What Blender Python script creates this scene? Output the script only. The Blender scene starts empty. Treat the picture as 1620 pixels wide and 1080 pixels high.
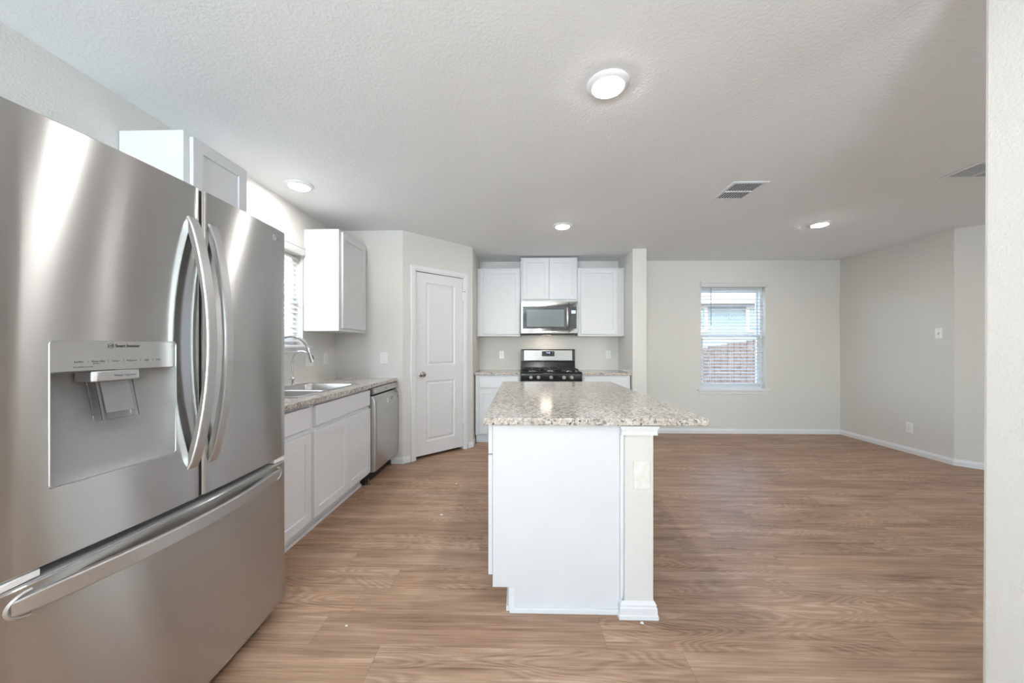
import bpy, bmesh, math, random
from mathutils import Matrix, Vector

R = math.radians
random.seed(7)
SC = bpy.context.scene
COL = SC.collection
PI = math.pi

# ------------------------------------------------------------------ camera, world, light, exposure
EYE = 1.22
CEIL = 2.445
cam_d = bpy.data.cameras.new('camera')
cam = bpy.data.objects.new('camera', cam_d)
COL.objects.link(cam)
cam.location = (0, 0, EYE)
cam.rotation_euler = (R(90), 0, 0.024)
cam_d.sensor_fit = 'HORIZONTAL'
cam_d.sensor_width = 36
cam_d.lens = 36 * 570 / 1620
cam_d.shift_y = 9 / 1620
cam_d.clip_start = 0.02
SC.camera = cam

SC.view_settings.view_transform = 'Standard'
SC.view_settings.look = 'None'
SC.view_settings.gamma = 1
SC.view_settings.use_curve_mapping = False
SC.view_settings.exposure = 0.16
SC.cycles.use_denoising = True
SC.cycles.max_bounces = 12
SC.cycles.diffuse_bounces = 6
SC.cycles.glossy_bounces = 5
SC.cycles.transparent_max_bounces = 16
SC.cycles.sample_clamp_indirect = 8

world = bpy.data.worlds.new('world')
SC.world = world
world.use_nodes = True
wn = world.node_tree
sky = wn.nodes.new('ShaderNodeTexSky')
sky.sky_type = 'NISHITA'
sky.sun_disc = False
sky.sun_elevation = R(52)
sky.sun_rotation = R(180)
wn.nodes['Background'].inputs['Strength'].default_value = 1.6
wn.links.new(sky.outputs[0], wn.nodes['Background'].inputs['Color'])


def lamp(name, kind, loc, rot, energy, color, **kw):
    d = bpy.data.lights.new(name, kind)
    o = bpy.data.objects.new(name, d)
    COL.objects.link(o)
    o.location = loc
    o.rotation_euler = rot
    d.energy = energy
    d.color = color
    for k, v in kw.items():
        setattr(d, k, v)
    return o


sun = lamp('sun', 'SUN', (0, -6, 9), (R(40), 0, R(-8)), 3.6, (1, .95, .86), angle=R(0.6))
# daylight entering by the windows of the rear wall, behind the camera
REAR = -3.6
lamp('rear_window_daylight', 'AREA', (-1.0, REAR + .06, 1.3), (R(140), 0, 0), 215, (.77, .905, 1), spread=R(120),
     shape='RECTANGLE', size=1.45, size_y=1.9)
lamp('rear_living_window_daylight', 'AREA', (3.6, REAR + .06, 1.3), (R(140), 0, 0), 105, (.77, .905, 1), spread=R(120),
     shape='RECTANGLE', size=1.8, size_y=1.7)
# daylight at the window over the sink and at the dining window, outside the panes
lamp('sink_window_daylight', 'AREA', (-2.35, 2.72, 1.75), (0, R(-90), 0), 25, (1, 1, 1),
     shape='RECTANGLE', size=1.0, size_y=1.1)
LENS_STRENGTH = 185


# ------------------------------------------------------------------ mesh helper
WM = {}


def world_of(o):
    return WM.get(o.name, Matrix.Identity(4)) if o is not None else Matrix.Identity(4)


class MB:
    def __init__(s):
        s.v, s.f, s.m = [], [], []

    def pts(s, P):
        i = len(s.v)
        s.v += [tuple(p) for p in P]
        return list(range(i, i + len(P)))

    def face(s, idx, mi=0):
        s.f.append(tuple(idx)); s.m.append(mi)

    def poly(s, P, mi=0):
        s.face(s.pts(P), mi)

    def box(s, x0, x1, y0, y1, z0, z1, mi=0):
        i = s.pts([(x, y, z) for z in (z0, z1) for y in (y0, y1) for x in (x0, x1)])
        for q in ((0, 2, 3, 1), (4, 5, 7, 6), (0, 1, 5, 4), (2, 6, 7, 3), (0, 4, 6, 2), (1, 3, 7, 5)):
            s.face([i[k] for k in q], mi)
        return s

    def prism(s, P2, axis, a0, a1, mi=0):
        def put(p, a):
            return {'x': (a, p[0], p[1]), 'y': (p[0], a, p[1]), 'z': (p[0], p[1], a)}[axis]
        n = len(P2)
        A = s.pts([put(p, a0) for p in P2]); B = s.pts([put(p, a1) for p in P2])
        s.face(A[::-1], mi); s.face(B, mi)
        for k in range(n):
            s.face((A[k], A[(k + 1) % n], B[(k + 1) % n], B[k]), mi)
        return s

    def loft(s, loops, closed=True, cap0=False, cap1=False, mi=0):
        L = [s.pts(l) for l in loops]
        n = len(L[0])
        for a, b in zip(L, L[1:]):
            for k in range(n if closed else n - 1):
                s.face((a[k], a[(k + 1) % n], b[(k + 1) % n], b[k]), mi)
        if cap0: s.face(L[0][::-1], mi)
        if cap1: s.face(L[-1], mi)
        return s

    def lathe(s, prof, c, axis, seg=32, mi=0, cap0=True, cap1=True):
        a = Vector(axis).normalized()
        t = Vector((0, 0, 1)) if abs(a.z) < .9 else Vector((1, 0, 0))
        e1 = a.cross(t).normalized(); e2 = a.cross(e1)
        c = Vector(c)
        loops = []
        for r, h in prof:
            loops.append([c + a * h + (e1 * math.cos(2 * PI * k / seg) + e2 * math.sin(2 * PI * k / seg)) * max(r, 1e-5)
                          for k in range(seg)])
        return s.loft(loops, True, cap0, cap1, mi)

    def tube(s, path, r, seg=12, mi=0, caps=True):
        P = [Vector(p) for p in path]
        n = len(P)
        rr = r if isinstance(r, (list, tuple)) else [r] * n
        up = None
        loops = []
        for i in range(n):
            d = (P[min(i + 1, n - 1)] - P[max(i - 1, 0)]).normalized()
            if up is None:
                up = Vector((0, 0, 1)) if abs(d.z) < .9 else Vector((1, 0, 0))
            e1 = d.cross(up).normalized(); e2 = d.cross(e1).normalized(); up = -e2 if e2.dot(up) < 0 else e2
            e2 = e1.cross(d)
            loops.append([P[i] + (e1 * math.cos(2 * PI * k / seg) + e2 * math.sin(2 * PI * k / seg)) * rr[i] for k in range(seg)])
        return s.loft(loops, True, caps, caps, mi)

    def nested(s, F, loops, back=True, mi=0):
        """rectangles (u0,u1,v0,v1,n) in frame F joined one inside the other, last one filled"""
        L = [s.pts([F(u0, v0, n), F(u1, v0, n), F(u1, v1, n), F(u0, v1, n)]) for u0, u1, v0, v1, n in loops]
        if back: s.face(L[0][::-1], mi)
        for a, b in zip(L, L[1:]):
            for k in range(4):
                s.face((a[k], a[(k + 1) % 4], b[(k + 1) % 4], b[k]), mi)
        s.face(L[-1], mi)
        return s

    def fbox(s, F, u0, u1, v0, v1, n0, n1, mi=0):
        i = s.pts([F(u, v, n) for n in (n0, n1) for v in (v0, v1) for u in (u0, u1)])
        for q in ((0, 2, 3, 1), (4, 5, 7, 6), (0, 1, 5, 4), (2, 6, 7, 3), (0, 4, 6, 2), (1, 3, 7, 5)):
            s.face([i[k] for k in q], mi)
        return s

    def ring(s, F, o, h, n0, n1, mi=0):
        """slab with one rectangular opening; o,h = (u0,u1,v0,v1)"""
        def rect(q, n): return s.pts([F(q[0], q[2], n), F(q[1], q[2], n), F(q[1], q[3], n), F(q[0], q[3], n)])
        A, B, C_, D = rect(o, n1), rect(h, n1), rect(o, n0), rect(h, n0)
        for k in range(4):
            j = (k + 1) % 4
            s.face((A[k], A[j], B[j], B[k]), mi); s.face((C_[j], C_[k], D[k], D[j]), mi)
            s.face((C_[k], C_[j], A[j], A[k]), mi); s.face((B[k], B[j], D[j], D[k]), mi)
        return s

    def build(s, name, mats, parent=None, bevel=0, smooth=35, origin=None, recalc=True, seg=2):
        me = bpy.data.meshes.new(name)
        inv = world_of(parent).inverted() if parent is not None else Matrix.Translation(Vector(origin or (0, 0, 0))).inverted()
        me.from_pydata([inv @ Vector(p) for p in s.v], [], s.f)
        mats = mats if isinstance(mats, (list, tuple)) else [mats]
        for m in mats: me.materials.append(m)
        me.polygons.foreach_set('material_index', s.m)
        if recalc:
            bm = bmesh.new(); bm.from_mesh(me)
            bmesh.ops.recalc_face_normals(bm, faces=bm.faces)
            bm.to_mesh(me); bm.free()
        uv = me.uv_layers.new(name='box')
        for p in me.polygons:
            n = p.normal
            ax = max(range(3), key=lambda k: abs(n[k]))
            for li in p.loop_indices:
                c = me.vertices[me.loops[li].vertex_index].co
                uv.data[li].uv = (c.y, c.z) if ax == 0 else (c.x, c.z) if ax == 1 else (c.x, c.y)
        if smooth:
            me.polygons.foreach_set('use_smooth', [True] * len(me.polygons))
            me.set_sharp_from_angle(angle=R(smooth))
        me.update()
        o = bpy.data.objects.new(name, me)
        COL.objects.link(o)
        if parent is not None:
            o.parent = parent
            WM[o.name] = world_of(parent)
        elif origin is not None:
            o.location = origin
            WM[o.name] = Matrix.Translation(Vector(origin))
        if bevel:
            b = o.modifiers.new('bevel', 'BEVEL')
            b.width = bevel; b.segments = seg; b.limit_method = 'ANGLE'; b.angle_limit = R(40)
            b.harden_normals = False
        return o


def frame(O, U, N):
    O, U, N = Vector(O), Vector(U).normalized(), Vector(N).normalized()
    V = Vector((0, 0, 1))
    return lambda u, v, n: O + U * u + V * v + N * n


def tag(o, label, cat, group=None):
    o['label'] = label; o['category'] = cat
    if group: o['group'] = group
    return o


def thing(name, label, cat, loc, group=None, rotz=0):
    o = bpy.data.objects.new(name, None)
    COL.objects.link(o)
    o.empty_display_size = .1
    o.location = loc; o.rotation_euler = (0, 0, rotz)
    WM[o.name] = Matrix.Translation(Vector(loc)) @ Matrix.Rotation(rotz, 4, 'Z')
    return tag(o, label, cat, group)


def struct(o):
    o['kind'] = 'structure'
    return o


def sempty(name, loc):
    o = bpy.data.objects.new(name, None)
    COL.objects.link(o)
    o.location = loc
    WM[o.name] = Matrix.Translation(Vector(loc))
    return struct(o)


# ------------------------------------------------------------------ materials
def new_mat(name):
    m = bpy.data.materials.new(name)
    m.use_nodes = True
    return m, m.node_tree, m.node_tree.nodes['Principled BSDF']


class G:
    """small node-graph writer"""
    def __init__(s, nt): s.nt = nt

    def n(s, typ, **kw):
        x = s.nt.nodes.new(typ)
        for k, v in kw.items(): setattr(x, k, v)
        return x

    def put(s, sock, v):
        if isinstance(v, bpy.types.NodeSocket): s.nt.links.new(v, sock)
        else: sock.default_value = v

    def math(s, op, a, b=0., c=0.):
        x = s.n('ShaderNodeMath', operation=op)
        s.put(x.inputs[0], a); s.put(x.inputs[1], b); s.put(x.inputs[2], c)
        return x.outputs[0]

    def xyz(s, x, y, z):
        c = s.n('ShaderNodeCombineXYZ')
        for i, v in enumerate((x, y, z)): s.put(c.inputs[i], v)
        return c.outputs[0]

    def noise(s, vec, scale, detail=4, rough=.5, dist=0.):
        x = s.n('ShaderNodeTexNoise')
        s.put(x.inputs['Vector'], vec)
        x.inputs['Scale'].default_value = scale; x.inputs['Detail'].default_value = detail
        x.inputs['Roughness'].default_value = rough; x.inputs['Distortion'].default_value = dist
        return x.outputs[0]

    def ramp(s, fac, stops, const=False):
        x = s.n('ShaderNodeValToRGB')
        e = x.color_ramp.elements
        if const: x.color_ramp.interpolation = 'CONSTANT'
        while len(e) > 1: e.remove(e[-1])
        e[0].position = stops[0][0]; e[0].color = (*stops[0][1], 1)
        for p, c in stops[1:]:
            k = e.new(p); k.color = (*c, 1)
        s.put(x.inputs[0], fac)
        return x.outputs[0]

    def mix(s, fac, a, b, mode='MIX'):
        x = s.n('ShaderNodeMix', data_type='RGBA', blend_type=mode)
        s.put(x.inputs[0], fac); s.put(x.inputs[6], a if isinstance(a, bpy.types.NodeSocket) else (*a, 1))
        s.put(x.inputs[7], b if isinstance(b, bpy.types.NodeSocket) else (*b, 1))
        return x.outputs[2]

    def obj(s):
        return s.n('ShaderNodeTexCoord').outputs['Object']

    def bump(s, h, strength, dist, bsdf):
        x = s.n('ShaderNodeBump')
        x.inputs['Strength'].default_value = strength; x.inputs['Distance'].default_value = dist
        s.put(x.inputs['Height'], h)
        s.put(bsdf.inputs['Normal'], x.outputs[0])


def mat(name, col, rough=.5, metal=0., spec=.5, coat=0., var=.03, vscale=30., bump=0., bscale=200., emit=None, es=0., **kw):
    m, nt, b = new_mat(name)
    g = G(nt)
    co = g.obj()
    if var:
        nz = g.noise(co, vscale, 3)
        lo = tuple(c * (1 - var) for c in col); hi = tuple(min(1, c * (1 + var)) for c in col)
        g.put(b.inputs['Base Color'], g.ramp(nz, [(.3, lo), (.7, hi)]))
    else:
        b.inputs['Base Color'].default_value = (*col, 1)
    b.inputs['Roughness'].default_value = rough
    b.inputs['Metallic'].default_value = metal
    b.inputs['Specular IOR Level'].default_value = spec
    b.inputs['Coat Weight'].default_value = coat
    for k, v in kw.items(): b.inputs[k.replace('_', ' ')].default_value = v
    if bump: g.bump(g.noise(co, bscale, 4, .6), bump, .002, b)
    if emit:
        b.inputs['Emission Color'].default_value = (*emit, 1)
        b.inputs['Emission Strength'].default_value = es
    return m


def paint(name, col, scale=95., strength=.35, dist=.0025, rough=.75):
    """orange-peel sprayed wall paint"""
    m, nt, b = new_mat(name)
    g = G(nt); co = g.obj()
    h = g.noise(co, scale, 5, .62)
    h2 = g.ramp(h, [(.42, (0, 0, 0)), (.62, (1, 1, 1))])
    g.bump(h2, strength, dist, b)
    v = g.noise(co, 1.3, 2)
    g.put(b.inputs['Base Color'], g.ramp(v, [(.3, tuple(c * .985 for c in col)), (.7, col)]))
    b.inputs['Roughness'].default_value = rough
    b.inputs['Specular IOR Level'].default_value = .3
    return m


M_WALL = paint('greige_wall_paint', (.74, .728, .70))
M_CEIL = paint('ceiling_paint', (.855, .87, .875), scale=80., strength=.27, dist=.003, rough=.8)
M_TRIM = mat('white_trim_enamel', (.80, .81, .83), .35, var=.01)
M_CAB = mat('white_cabinet_lacquer', (.73, .74, .76), .38, var=.012, vscale=8)
M_DOOR = mat('white_door_enamel', (.78, .785, .795), .38, var=.01)
M_PLATE = mat('white_plastic', (.86, .86, .87), .3, var=.01)
M_DARK = mat('rubber_and_gap_shade', (.012, .012, .013), .6)  # dark rubber, also the painted shade in the fridge door gap
M_BLACK = mat('black_enamel', (.012, .012, .014), .18, spec=.6)
M_IRON = mat('cast_iron', (.014, .014, .015), .55, bump=.3)
M_KICK = mat('black_toe_plastic', (.015, .016, .018), .5)
M_CHROME = mat('polished_chrome', (.82, .83, .85), .08, 1., var=0)
M_NICKEL = mat('satin_nickel', (.48, .46, .44), .25, 1., var=.02)
M_SLOT = mat('socket_slot', (.25, .25, .26), .5)
M_INK = mat('grey_printing', (.10, .105, .11), .5, var=0)
M_INKL = mat('faint_grey_printing', (.22, .225, .23), .5, var=0)
M_LOGO = mat('silver_emblem', (.80, .80, .80), .3, .3, var=0)
M_RECESS = mat('silver_grey_plastic', (.32, .32, .325), .42, .25, var=.015, vscale=60)
M_VOID = mat('duct_shade', (.03, .03, .032), .8)
M_CAULK = mat('white_caulk', (.83, .82, .80), .5)
M_STICK = mat('white_sticker', (.85, .85, .88), .35, var=.02)
M_STICKD = mat('dark_sticker', (.05, .06, .075), .35, var=.05)


def steel(name, col, rough=.28, aniso=1., rot=.25, sc=(1.5, 1.5, 420.), rv=.02):
    m, nt, b = new_mat(name)
    g = G(nt); co = g.obj()
    mp = g.n('ShaderNodeVectorMath', operation='MULTIPLY')
    g.put(mp.inputs[0], co); mp.inputs[1].default_value = sc
    nz = g.noise(mp.outputs[0], 1., 4, .6)
    g.put(b.inputs['Base Color'], g.ramp(nz, [(.3, tuple(c * .985 for c in col)), (.7, tuple(min(1, c * 1.015) for c in col))]))
    g.put(b.inputs['Roughness'], g.math('ADD', g.math('MULTIPLY', nz, rv), rough - rv * .5))
    b.inputs['Metallic'].default_value = 1
    b.inputs['Anisotropic'].default_value = aniso
    b.inputs['Anisotropic Rotation'].default_value = rot
    t = g.n('ShaderNodeTangent', direction_type='UV_MAP')
    t.uv_map = 'box'
    g.put(b.inputs['Tangent'], t.outputs[0])
    return m


M_STEEL = steel('brushed_stainless', (.55, .545, .535), .25)
M_STEEL_H = steel('satin_stainless_handle', (.58, .58, .58), .40, .3)
M_STEEL_DW = steel('brushed_stainless_dishwasher', (.52, .515, .50), .3, .6)
M_STEEL_SINK = steel('sink_stainless', (.56, .555, .54), .3, .4)
M_KNOB = mat('brushed_knob_metal', (.30, .30, .30), .3, 1.)
M_STEEL_R = steel('range_stainless', (.42, .42, .415), .3, .55, .25)


def granite():
    m, nt, b = new_mat('speckled_beige_granite')
    g = G(nt); co = g.obj()
    w = g.n('ShaderNodeVectorMath', operation='ADD')
    nz = g.n('ShaderNodeTexNoise'); nz.inputs['Scale'].default_value = 70.; nz.inputs['Detail'].default_value = 3
    g.put(nz.inputs['Vector'], co)
    sc = g.n('ShaderNodeVectorMath', operation='SCALE'); sc.inputs['Scale'].default_value = .018
    g.put(sc.inputs[0], nz.outputs['Color'])
    g.put(w.inputs[0], co); g.put(w.inputs[1], sc.outputs[0])
    v = g.n('ShaderNodeTexVoronoi'); v.inputs['Scale'].default_value = 95.
    g.put(v.inputs['Vector'], w.outputs[0])
    sep = g.n('ShaderNodeSeparateColor'); g.put(sep.inputs[0], v.outputs['Color'])
    big = g.noise(co, 9., 4, .6)
    sel = g.math('ADD', sep.outputs[0], g.math('MULTIPLY', g.math('SUBTRACT', big, .5), .55))
    c1 = g.ramp(sel, [(0., (.030, .028, .032)), (.09, (.17, .145, .13)), (.18, (.34, .27, .215)), (.36, (.52, .43, .345)),
                      (.60, (.57, .53, .48)), (.84, (.70, .69, .67))], const=True)
    v2 = g.n('ShaderNodeTexVoronoi'); v2.inputs['Scale'].default_value = 330.
    g.put(v2.inputs['Vector'], w.outputs[0])
    sep2 = g.n('ShaderNodeSeparateColor'); g.put(sep2.inputs[0], v2.outputs['Color'])
    c2 = g.ramp(sep2.outputs[1], [(0., (.10, .09, .095)), (.09, (.38, .33, .29)), (.27, (.56, .52, .475)), (.7, (.67, .645, .61))], const=True)
    v3 = g.n('ShaderNodeTexVoronoi'); v3.inputs['Scale'].default_value = 85.; v3.inputs['Randomness'].default_value = 1.
    sh = g.n('ShaderNodeVectorMath', operation='ADD'); g.put(sh.inputs[0], w.outputs[0]); sh.inputs[1].default_value = (3.1, 1.7, .9)
    g.put(v3.inputs['Vector'], sh.outputs[0])
    sep3 = g.n('ShaderNodeSeparateColor'); g.put(sep3.inputs[0], v3.outputs['Color'])
    fl = g.math('MULTIPLY', g.math('LESS_THAN', sep3.outputs[2], .075), g.math('LESS_THAN', v3.outputs['Distance'], .42))
    g.put(b.inputs['Base Color'], g.mix(g.math('MULTIPLY', fl, .85), g.mix(.42, c1, c2), (.035, .034, .042)))
    b.inputs['Roughness'].default_value = .13
    b.inputs['Specular IOR Level'].default_value = .5
    return m


M_GRANITE = granite()


def wood_floor():
    m, nt, b = new_mat('oak_plank_vinyl')
    g = G(nt)
    sep = g.n('ShaderNodeSeparateXYZ'); g.put(sep.inputs[0], g.obj())
    X, Y = sep.outputs[0], sep.outputs[1]
    PW, PL = .1745, 1.22
    yr = g.math('DIVIDE', g.math('ADD', Y, 20.003), PW)
    row = g.math('FLOOR', yr); fy = g.math('FRACT', yr)
    wn1 = g.n('ShaderNodeTexWhiteNoise', noise_dimensions='1D'); g.put(wn1.inputs['W'], row)
    xr = g.math('DIVIDE', g.math('ADD', g.math('ADD', X, 20.), g.math('MULTIPLY', wn1.outputs[0], PL)), PL)
    colm = g.math('FLOOR', xr); fx = g.math('FRACT', xr)
    wn2 = g.n('ShaderNodeTexWhiteNoise', noise_dimensions='2D'); g.put(wn2.inputs['Vector'], g.xyz(row, colm, 0.))
    sc = g.n('ShaderNodeSeparateColor'); g.put(sc.inputs[0], wn2.outputs['Color'])
    r1, r2, r3 = sc.outputs[0], sc.outputs[1], sc.outputs[2]
    off = g.math('MULTIPLY', r1, 53.)
    # fine straight grain
    fine = g.noise(g.xyz(g.math('ADD', g.math('MULTIPLY', X, 3.), off), g.math('MULTIPLY', Y, 95.), off), 1., 5, .65)
    streak = g.noise(g.xyz(g.math('ADD', g.math('MULTIPLY', X, 1.4), off), g.math('MULTIPLY', Y, 17.), off), 1., 4, .6, .6)
    # cathedral figure: bands of a smooth stretched field
    fld = g.noise(g.xyz(g.math('ADD', g.math('MULTIPLY', X, 1.5), off), g.math('MULTIPLY', Y, 7.5), g.math('MULTIPLY', r2, 17.)), 1., 1.5, .4, .25)
    ring = g.math('MULTIPLY_ADD', g.math('SINE', g.math('MULTIPLY', fld, 150.)), .5, .5)
    figure = g.math('MULTIPLY', g.math('GREATER_THAN', r2, .35), .55)
    blotch = g.noise(g.xyz(g.math('ADD', g.math('MULTIPLY', X, 2.2), off), g.math('MULTIPLY', Y, 9.), 3.), 1., 3, .5)
    t = g.math('SUBTRACT', g.math('ADD', g.math('MULTIPLY', fine, .80), g.math('MULTIPLY', streak, .65)), .20)
    t = g.math('ADD', t, g.math('MULTIPLY', g.math('MULTIPLY', g.math('SUBTRACT', ring, .5), figure), .24))
    t = g.math('ADD', t, g.math('MULTIPLY', g.math('SUBTRACT', blotch, .5), .35))
    c = g.ramp(t, [(.25, (.165, .097, .061)), (.42, (.315, .195, .125)), (.59, (.425, .277, .187)), (.80, (.575, .412, .300))])
    tone = g.ramp(r3, [(0., (.86, .83, .82)), (.45, (1., .98, .96)), (.75, (.96, .97, 1.0)), (1., (1.08, 1.06, 1.03))])
    c = g.mix(1., c, tone, 'MULTIPLY')
    ey = g.math('MULTIPLY', g.math('MINIMUM', fy, g.math('SUBTRACT', 1., fy)), PW)
    ex = g.math('MULTIPLY', g.math('MINIMUM', fx, g.math('SUBTRACT', 1., fx)), PL)
    seam = g.math('LESS_THAN', g.math('MINIMUM', ex, ey), .0011)
    c = g.mix(g.math('MULTIPLY', seam, .45), c, (.12, .08, .055))
    g.put(b.inputs['Base Color'], c)
    g.put(b.inputs['Roughness'], g.math('MULTIPLY_ADD', fine, .18, .36))
    b.inputs['Specular IOR Level'].default_value = .42
    g.bump(g.math('SUBTRACT', g.math('MULTIPLY', fine, .35), seam), .25, .0012, b)
    return m


M_FLOOR = wood_floor()


def glass_pane_mat():
    m = bpy.data.materials.new('window_glass')
    m.use_nodes = True
    nt = m.node_tree; nt.nodes.remove(nt.nodes['Principled BSDF'])
    g = G(nt)
    t = g.n('ShaderNodeBsdfTransparent'); t.inputs[0].default_value = (.95, .97, .97, 1)
    gl = g.n('ShaderNodeBsdfGlossy'); gl.inputs['Roughness'].default_value = .02
    mx = g.n('ShaderNodeMixShader'); mx.inputs[0].default_value = .06
    g.put(mx.inputs[1], t.outputs[0]); g.put(mx.inputs[2], gl.outputs[0])
    g.put(nt.nodes['Material Output'].inputs[0], mx.outputs[0])
    return m


M_GLASS = glass_pane_mat()
M_CLEAR = mat('clear_plastic', (.96, .97, .98), .03, var=0, Transmission_Weight=1., IOR=1.35)


def slat_mat():
    m, nt, b = new_mat('white_vinyl_slat')
    g = G(nt)
    b.inputs['Base Color'].default_value = (.88, .88, .88, 1); b.inputs['Roughness'].default_value = .45
    tr = g.n('ShaderNodeBsdfTranslucent'); tr.inputs[0].default_value = (.9, .9, .88, 1)
    mx = g.n('ShaderNodeMixShader'); mx.inputs[0].default_value = .3
    g.put(mx.inputs[1], b.outputs[0]); g.put(mx.inputs[2], tr.outputs[0])
    g.put(nt.nodes['Material Output'].inputs[0], mx.outputs[0])
    return m


M_SLAT = slat_mat()


def plated_patch():
    m, nt, b = new_mat('painted_over_plate')
    g = G(nt); nz = g.noise(g.obj(), 28., 3, .5, .4)
    g.put(b.inputs['Base Color'], g.ramp(nz, [(.40, (.80, .80, .80)), (.62, (.76, .74, .66))]))
    b.inputs['Roughness'].default_value = .45
    return m


M_PATCH = plated_patch()
M_LENS = mat('lit_lamp_lens', (1, 1, 1), .4, var=0, emit=(1, .97, .94), es=LENS_STRENGTH)
M_BLUE = mat('blue_lit_digits', (.1, .1, .3), .4, var=0, emit=(.45, .5, 1.), es=2.2)
M_LCD = mat('pale_lit_display', (.3, .4, .45), .3, var=0, emit=(.62, .82, .92), es=.75)
M_MWGLASS = mat('dark_microwave_glass', (.045, .05, .055), .06, spec=.9, var=0)
M_MWSCREEN = mat('perforated_screen', (.22, .25, .26), .12, spec=.8, var=.05, vscale=900)
M_MWPANEL = mat('charcoal_key_panel', (.05, .055, .06), .25, var=0)
M_KEYS = mat('grey_key_legend', (.22, .24, .25), .4, var=0)

# ------------------------------------------------------------------ room shell
XL = -1.955          # left wall face
YB = 5.17            # back wall face
FL_K = 3.75          # wall at the end of the sink counter
XR = 4.485           # right wall face of the dining area
PA = Vector((-1.237, FL_K, 0)); PB = Vector((-.590, FL_K + .647, 0))   # 45-degree pantry wall
NX, NY = 1.402, 1.134                                                  # end of the near partition

floor_mb = MB().box(XL - .14, 5.75, REAR - .14, YB + .14, -.08, 0)
struct(floor_mb.build('floor', M_FLOOR, smooth=0))
struct(MB().box(XL - .14, 5.75, REAR - .14, YB + .14, CEIL, CEIL + .1).build('ceiling', M_CEIL, smooth=0))

# left wall with the sink window opening
SW = (2.275, 3.185, 1.235, 2.04)     # y0,y1,z0,z1
FX = frame((XL, 0, 0), (0, 1, 0), (1, 0, 0))
struct(MB().ring(FX, (REAR, YB, 0, CEIL), SW, -.14, 0).build('wall_left', M_WALL, smooth=0))
# back wall with the dining window opening
DWN = (2.555, 3.455, .625, 2.075)
FB = frame((0, YB, 0), (1, 0, 0), (0, -1, 0))
struct(MB().ring(FB, (XL, XR + .14, 0, CEIL), DWN, -.14, 0).build('wall_back', M_WALL, smooth=0))
# rear wall, two windows
FR = frame((0, REAR, 0), (-1, 0, 0), (0, 1, 0))
RW = [(.25, 1.75, .35, 2.25), (-4.5, -2.7, .45, 2.15)]   # in u = -x
mb = MB()
us = sorted([-5.75, 2.09] + [a for w in RW for a in w[:2]])
for a, b_ in zip(us, us[1:]):
    w = [q for q in RW if q[0] == a]
    if w:
        mb.fbox(FR, a, b_, 0, w[0][2], -.14, 0); mb.fbox(FR, a, b_, w[0][3], CEIL, -.14, 0)
    else:
        mb.fbox(FR, a, b_, 0, CEIL, -.14, 0)
struct(mb.build('wall_rear', M_WALL, smooth=0))
# right side of the dining area: straight, 45-degree return, living-room side
mb = MB()
mb.prism([(XR, YB), (XR, 3.838), (5.60, 2.723), (5.60, REAR), (5.74, REAR), (5.74, 2.78), (XR + .14, 3.9), (XR + .14, YB)], 'z', 0, CEIL)
struct(mb.build('wall_right', M_WALL, smooth=0))
# near partition at the right edge of the view
mb = MB()
T = .012
lo = [(NX, NY), (NX, REAR), (NX + .12, REAR), (NX + .12, NY)]
hi = [(NX, NY), (NX, REAR), (NX + .12, REAR), (NX + .12, NY)]
mb.loft([[(x, y, 0) for x, y in lo], [(x + T * (1 if True else 0), y, CEIL) for x, y in hi]], True, True, True)
struct(mb.build('wall_near', M_WALL, smooth=0, bevel=.012))
# wing wall beside the range run
struct(MB().box(1.39, 1.565, 4.51, YB, 0, CEIL).build('wall_wing', M_WALL, smooth=0, bevel=.006))
# pantry enclosure
FP = frame(PA, (1, 1, 0), (1, -1, 0))
SL = (PB - PA).length
mb = MB()
DS0, DS1, DTOP = .145, .783, 2.05
mb.prism([(XL, FL_K), (PA.x, FL_K), tuple(FP(DS0, 0, 0))[:2], tuple(FP(DS0, 0, -.10))[:2], (PA.x - .04, FL_K + .10), (XL, FL_K + .10)], 'z', 0, CEIL)
e0, e1 = FP(DS1, 0, 0), FP(DS1, 0, -.10)
mb.prism([(e0.x, e0.y), (PB.x, PB.y), (PB.x, YB), (PB.x - .10, YB), (PB.x - .10, PB.y + .05), (e1.x, e1.y)], 'z', 0, CEIL)
mb.fbox(FP, DS0, DS1, DTOP, CEIL, -.10, 0)
struct(mb.build('wall_pantry', M_WALL, smooth=0))


# ------------------------------------------------------------------ trim: baseboards and casings
def offset_path(path, o):
    P = [Vector((p[0], p[1])) for p in path]
    out = []
    for i, p in enumerate(P):
        ds = []
        if i > 0: ds.append((P[i] - P[i - 1]).normalized())
        if i < len(P) - 1: ds.append((P[i + 1] - P[i]).normalized())
        ns = [Vector((d.y, -d.x)) for d in ds]       # room lies to the right of the walk
        if len(ns) == 1: out.append(p + ns[0] * o)
        else:
            k = ns[0] + ns[1]
            out.append(p + k * (o / (1 + ns[0].dot(ns[1]))))
    return out


BASE_PROF = [(0, 0), (.014, 0), (.014, .040), (.011, .046), (.0095, .054), (.005, .060), (.004, .068), (0, .068)]


def sweep(path, prof, name, mats, segs=None, kind=True, parent=None):
    rings = []
    for o, z in prof:
        rings.append([(q.x, q.y, z) for q in offset_path(path, o)])
    mb = MB()
    n = len(path)
    loops = [[rings[k][i] for k in range(len(prof))] for i in range(n)]
    mb.loft(loops, True, True, True)
    o = mb.build(name, mats, parent, smooth=25)
    return struct(o) if kind else o


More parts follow.
